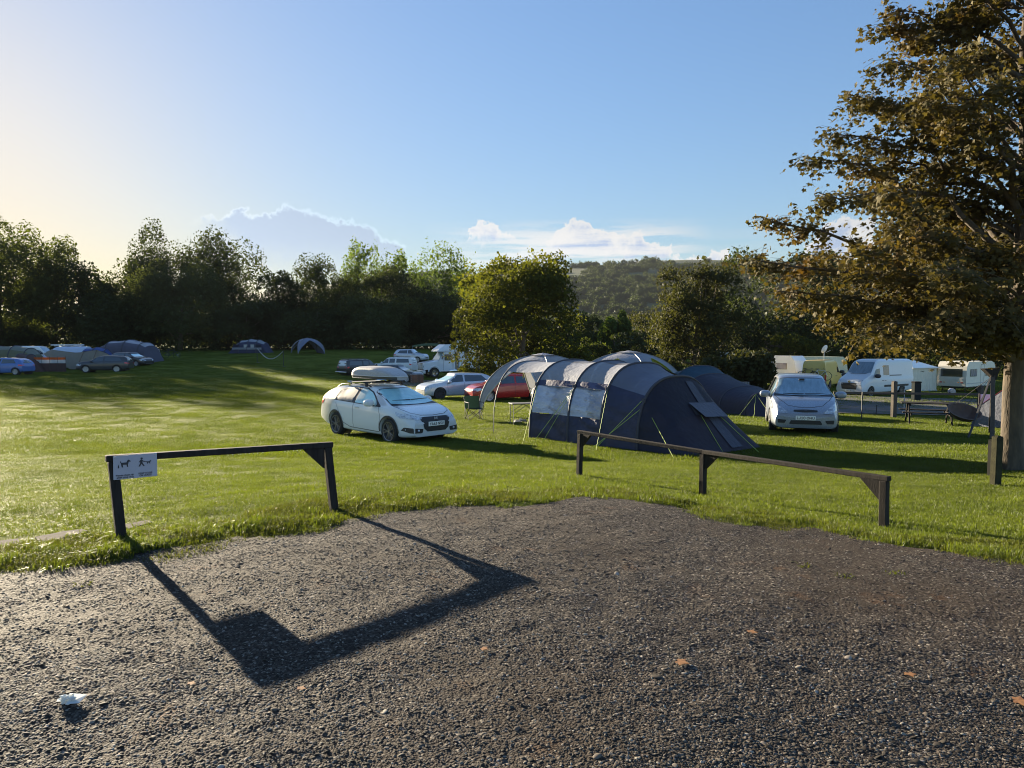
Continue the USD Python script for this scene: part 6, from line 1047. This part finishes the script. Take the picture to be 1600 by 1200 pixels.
for e in (np.zeros(3), d): part(t, 'post', tube([e, e + [0, 0, 1.75]], .035, 6), BLACKP); part(t, 'post_foot', T(lathe([(0, 0), (.3, 0), (.1, .05), (0, .05)], 10, 'z'), e), BLACKP)
ss = np.linspace(0, 1, 17); w = np.array([-.16, 0, .16]); ln = np.array([[d[0] * s_, d[1] * s_ + w_ * np.sin(np.pi * s_), d[2] * s_ + 1.6 - 1.0 * np.sin(np.pi * s_) ** 1.0 + abs(w_) * .25] for s_ in ss for w_ in w]).reshape(17, 3, 3); part(t, 'sling', gridmesh(ln), WHITEC, smooth=True); part(t, 'sling_edge', tube(ln[:, 0], .035, 5), WHITEC, smooth=True)
# far left camp
far_tunnel('far_tent', 'olive green tunnel tent at the left edge behind the blue car', 22, 577, .05, [(-2.6, 1.5, 1.6), (-1.4, 1.7, 2.35), (.4, 1.7, 2.4), (1.8, 1.5, 2.15), (2.5, 1.2, 1.5)], [(OLIVE, cloth('pale_olive_look', (.26, .27, .22), .7, .2))], 1.6)
far_tunnel('far_tent', 'dark brown dome tent between the blue car and the orange windbreak', 42, 581, .1, [(-1.3, .9, .9), (-.5, 1.2, 1.75), (.4, 1.2, 1.7), (1.3, .9, .95)], [(BROWN, BROWN)], 1.0, .6)
q = at(78, 581); t = thing('windbreak', 'windbreak with orange and white bands above a brown base', 'windbreak', q, .02)
for z0, z1, m_ in ((.02, .85, BROWN), (.85, 1.18, WHITEC), (1.18, 1.42, ORANGE)):
    for k in range(4): xw = np.linspace(-1.55 + k * .78, -1.55 + (k + 1) * .78, 7); part(t, 'cloth_band', gridmesh(np.stack([np.stack([xw, .07 * np.sin((xw + 1.55) / .78 * np.pi), np.full(7, z_)], 1) for z_ in (z0, z1)])), m_, smooth=True)
for k in range(5): part(t, 'stake', tube([(-1.55 + k * .78, 0, 0), (-1.55 + k * .78, 0, 1.5)], .02, 5), TIMB2)
q = place(128, 578, 0, 1.6); t = thing('tarp_shelter', 'long beige tarpaulin shelter behind the charcoal off roader', 'tent', q, .04); xs_ = np.linspace(-3.0, 3.0, 31); rid = np.interp(xs_, [-3, -2.4, -.6, .3, 1.6, 2.6, 3.0], [2.05, 1.95, 1.72, 1.80, 2.0, 1.62, 1.35]); low = np.interp(xs_, [-3, -2.5, -1.4, -.4, .2, 3], [1.6, 1.15, .6, .05, .02, .02])
part(t, 'front_sheet', gridmesh(np.stack([np.stack([xs_, np.full(31, -1.4 + 1.4 * v_ ** 1.2) + .05 * np.sin(xs_ * 5), low * (1 - v_) + rid * v_], 1) for v_ in np.linspace(0, 1, 8)])), BEIGE, smooth=True); part(t, 'back_sheet', gridmesh(np.stack([np.stack([xs_, np.full(31, 1.4 * v_), rid * (1 - v_) + .02 * v_], 1) for v_ in np.linspace(0, 1, 5)])), BEIGE, smooth=True)
part(t, 'seam', cat_([tube([(x_, -1.42, .03), (x_, -.7, rid[k_] * .55), (x_, -.02, rid[k_])], .04, 5) for x_, k_ in ((.25, 16), (1.6, 23))]), cloth('brown_seam_look', (.16, .12, .09), .9))
for x_, k_ in ((-3, 0), (.25, 16), (3.0, 30)): part(t, 'pole', tube([(x_, 0, 0), (x_, 0, rid[k_] + .05)], .03, 5), POLE)
far_tunnel('far_tent', 'bright blue low tunnel tent behind the beige tarpaulin', 163, 570, -.05, [(-1.9, 1.2, 1.75), (-.7, 1.3, 1.9), (.6, 1.3, 1.75), (1.8, 1.1, .75)], [(NAVY, BLUEC)], 1.3)
ftn = far_tunnel('far_tent', 'large grey frame tent with a dark mesh front behind the black car', 204, 568, -.12, [(-3.0, 1.5, 1.9), (-1.9, 1.7, 2.45), (.2, 1.8, 2.6), (2.0, 1.7, 2.3), (2.6, 1.5, 1.95)], [(cloth('dark_mesh_look', (.06, .06, .085), .9), cloth('pale_grey_far_look', (.22, .22, .25), .7))], 1.8, .38)
q = at(246, 561); t = thing('deck_chair', 'blue and white striped deck chair right of the large grey tent', 'chair', q, .3)
for k in range(5): part(t, 'stripe', gridmesh(np.array([[(-.32 + k * .13 + o, .25 - v_ * .55, .25 + v_ * .95) for v_ in (0, .5, 1)] for o in (0, .128)])), BLUEC if k % 2 else WHITEC)
part(t, 'frame', cat_([bar((s * .36, -.45, 0), (s * .36, .35, .9), .04) for s in (-1, 1)] + [bar((s * .33, .4, 0), (s * .33, -.32, 1.25), .04) for s in (-1, 1)]), TIMB2)
q = at(266, 560); M_ = np.eye(4); M_[:3, :3] = Rz(.15)[:3, :3] * 1.25; M_[:3, 3] = q; bicycle('bicycle', 'dark bicycle parked under the trees right of the deck chair', M_, BLACKP)
# ---- on the gravel: crumpled tissue and fallen leaves
q = at(107, 1104); ts_ = trimesh.creation.icosphere(4, 1.0); v = ts_.vertices.copy(); rr = .55 + .95 * np.abs(meshkit.fbm(v * 1.6 + 5, 4, 7) - .5) * 2.2 + .22 * (meshkit.noise(v * 5.5, 4) - .5); ts_.vertices = v * rr[:, None] * [.042, .030, .026]; ts_.vertices[:, 2] = np.maximum(ts_.vertices[:, 2] + .014, 0.0)
t = thing('tissue', 'crumpled white paper tissue lying on the gravel', 'tissue', (q[0], q[1], q[2] + .018), .2); part(t, 'crumpled_ball', ts_, mat('tissue_look', (.72, .76, .76), .9, transl=.25)); fl_ = leaves(np.array([(.034, -.008, .014), (-.036, .004, .012), (.012, .004, .034)]), np.array([(.3, -.5, .8), (-.4, -.3, .85), (.2, .3, .9)]), .032, np.random.default_rng(3)); part(t, 'loose_corner', fl_, _m['tissue_look'])
lfm = maple_leaf(); LFB = mat('fallen_leaf_look', (.26, .115, .03), .8, color2=(.14, .06, .025), scale=30); V0 = np.vstack([[0, 0, .012], np.c_[lfm, .10 * (lfm ** 2).sum(1) * .3]]); k = len(lfm); leafmesh = trimesh.Trimesh(np.vstack([V0, V0 - [0, 0, .04]]), np.vstack([[(0, 1 + j, 1 + (j + 1) % k) for j in range(k)], [(k + 1, k + 2 + (j + 1) % k, k + 2 + j) for j in range(k)]]), process=False)
first = None
for px, py, s_, lb in [(1062, 1043, .045, 'largest fallen orange leaf right of the middle of the gravel'), (755, 1022, .028, 'fallen yellow leaf below the tip of the fence shadow'), (470, 1086, .026, 'fallen yellow leaf just below the shadow of the sign'), (1174, 996, .034, 'fallen orange leaf above and right of the largest leaf'), (298, 1078, .024, 'fallen leaf left of the shadow of the sign'), (355, 976, .024, 'fallen yellow leaf at the upper corner of the sign shadow'), (1590, 1105, .05, 'fallen leaf at the right edge of the gravel'), (1420, 1062, .035, 'fallen leaf on the right part of the gravel')]:
    q = at(px, py); t = thing('fallen_leaf', lb, 'leaf', (q[0], q[1], q[2] + .030), rng.uniform(0, 6.28), 'leaves fallen on the gravel'); m = leafmesh.copy(); m.apply_scale(s_); part(t, 'blade', m, LFB)
# small weeds growing through the gravel
for k, (px, py, lb) in enumerate([(1322, 905, 'small green weed tuft in the gravel below the right fence end'), (1255, 888, 'tiny weed left of the other gravel weed'), (1400, 900, 'weed tuft nearest the right verge on the gravel'), (130, 918, 'yellowish weed tuft on the gravel below the sign post')]):
    q = at(px, py); t = thing('weed', lb, 'weed', (q[0], q[1], q[2] + .015), 0, 'weeds in the gravel'); part(t, 'blades', clump(50 + k, 26, .05, .012, .035, .008, 1.1), GRASS2)
# ---------------------------------------------------------------- morning haze
hz = trimesh.creation.box(bounds=[[-2600, -60, -32], [2900, 2450, 165]])
HAZE = usdkit.material(stage, '/World/Looks/haze_look', {"v": ("principled_volume", {"color": (0.78, 0.87, 1.0), "density": 0.000024, "anisotropy": 0.2})}, [], volume="v.volume")
hp_ = numbered('/World', 'haze'); usdkit.mesh(stage, hp_, hz, HAZE); tag(stage.GetPrimAtPath(hp_), kind='stuff')
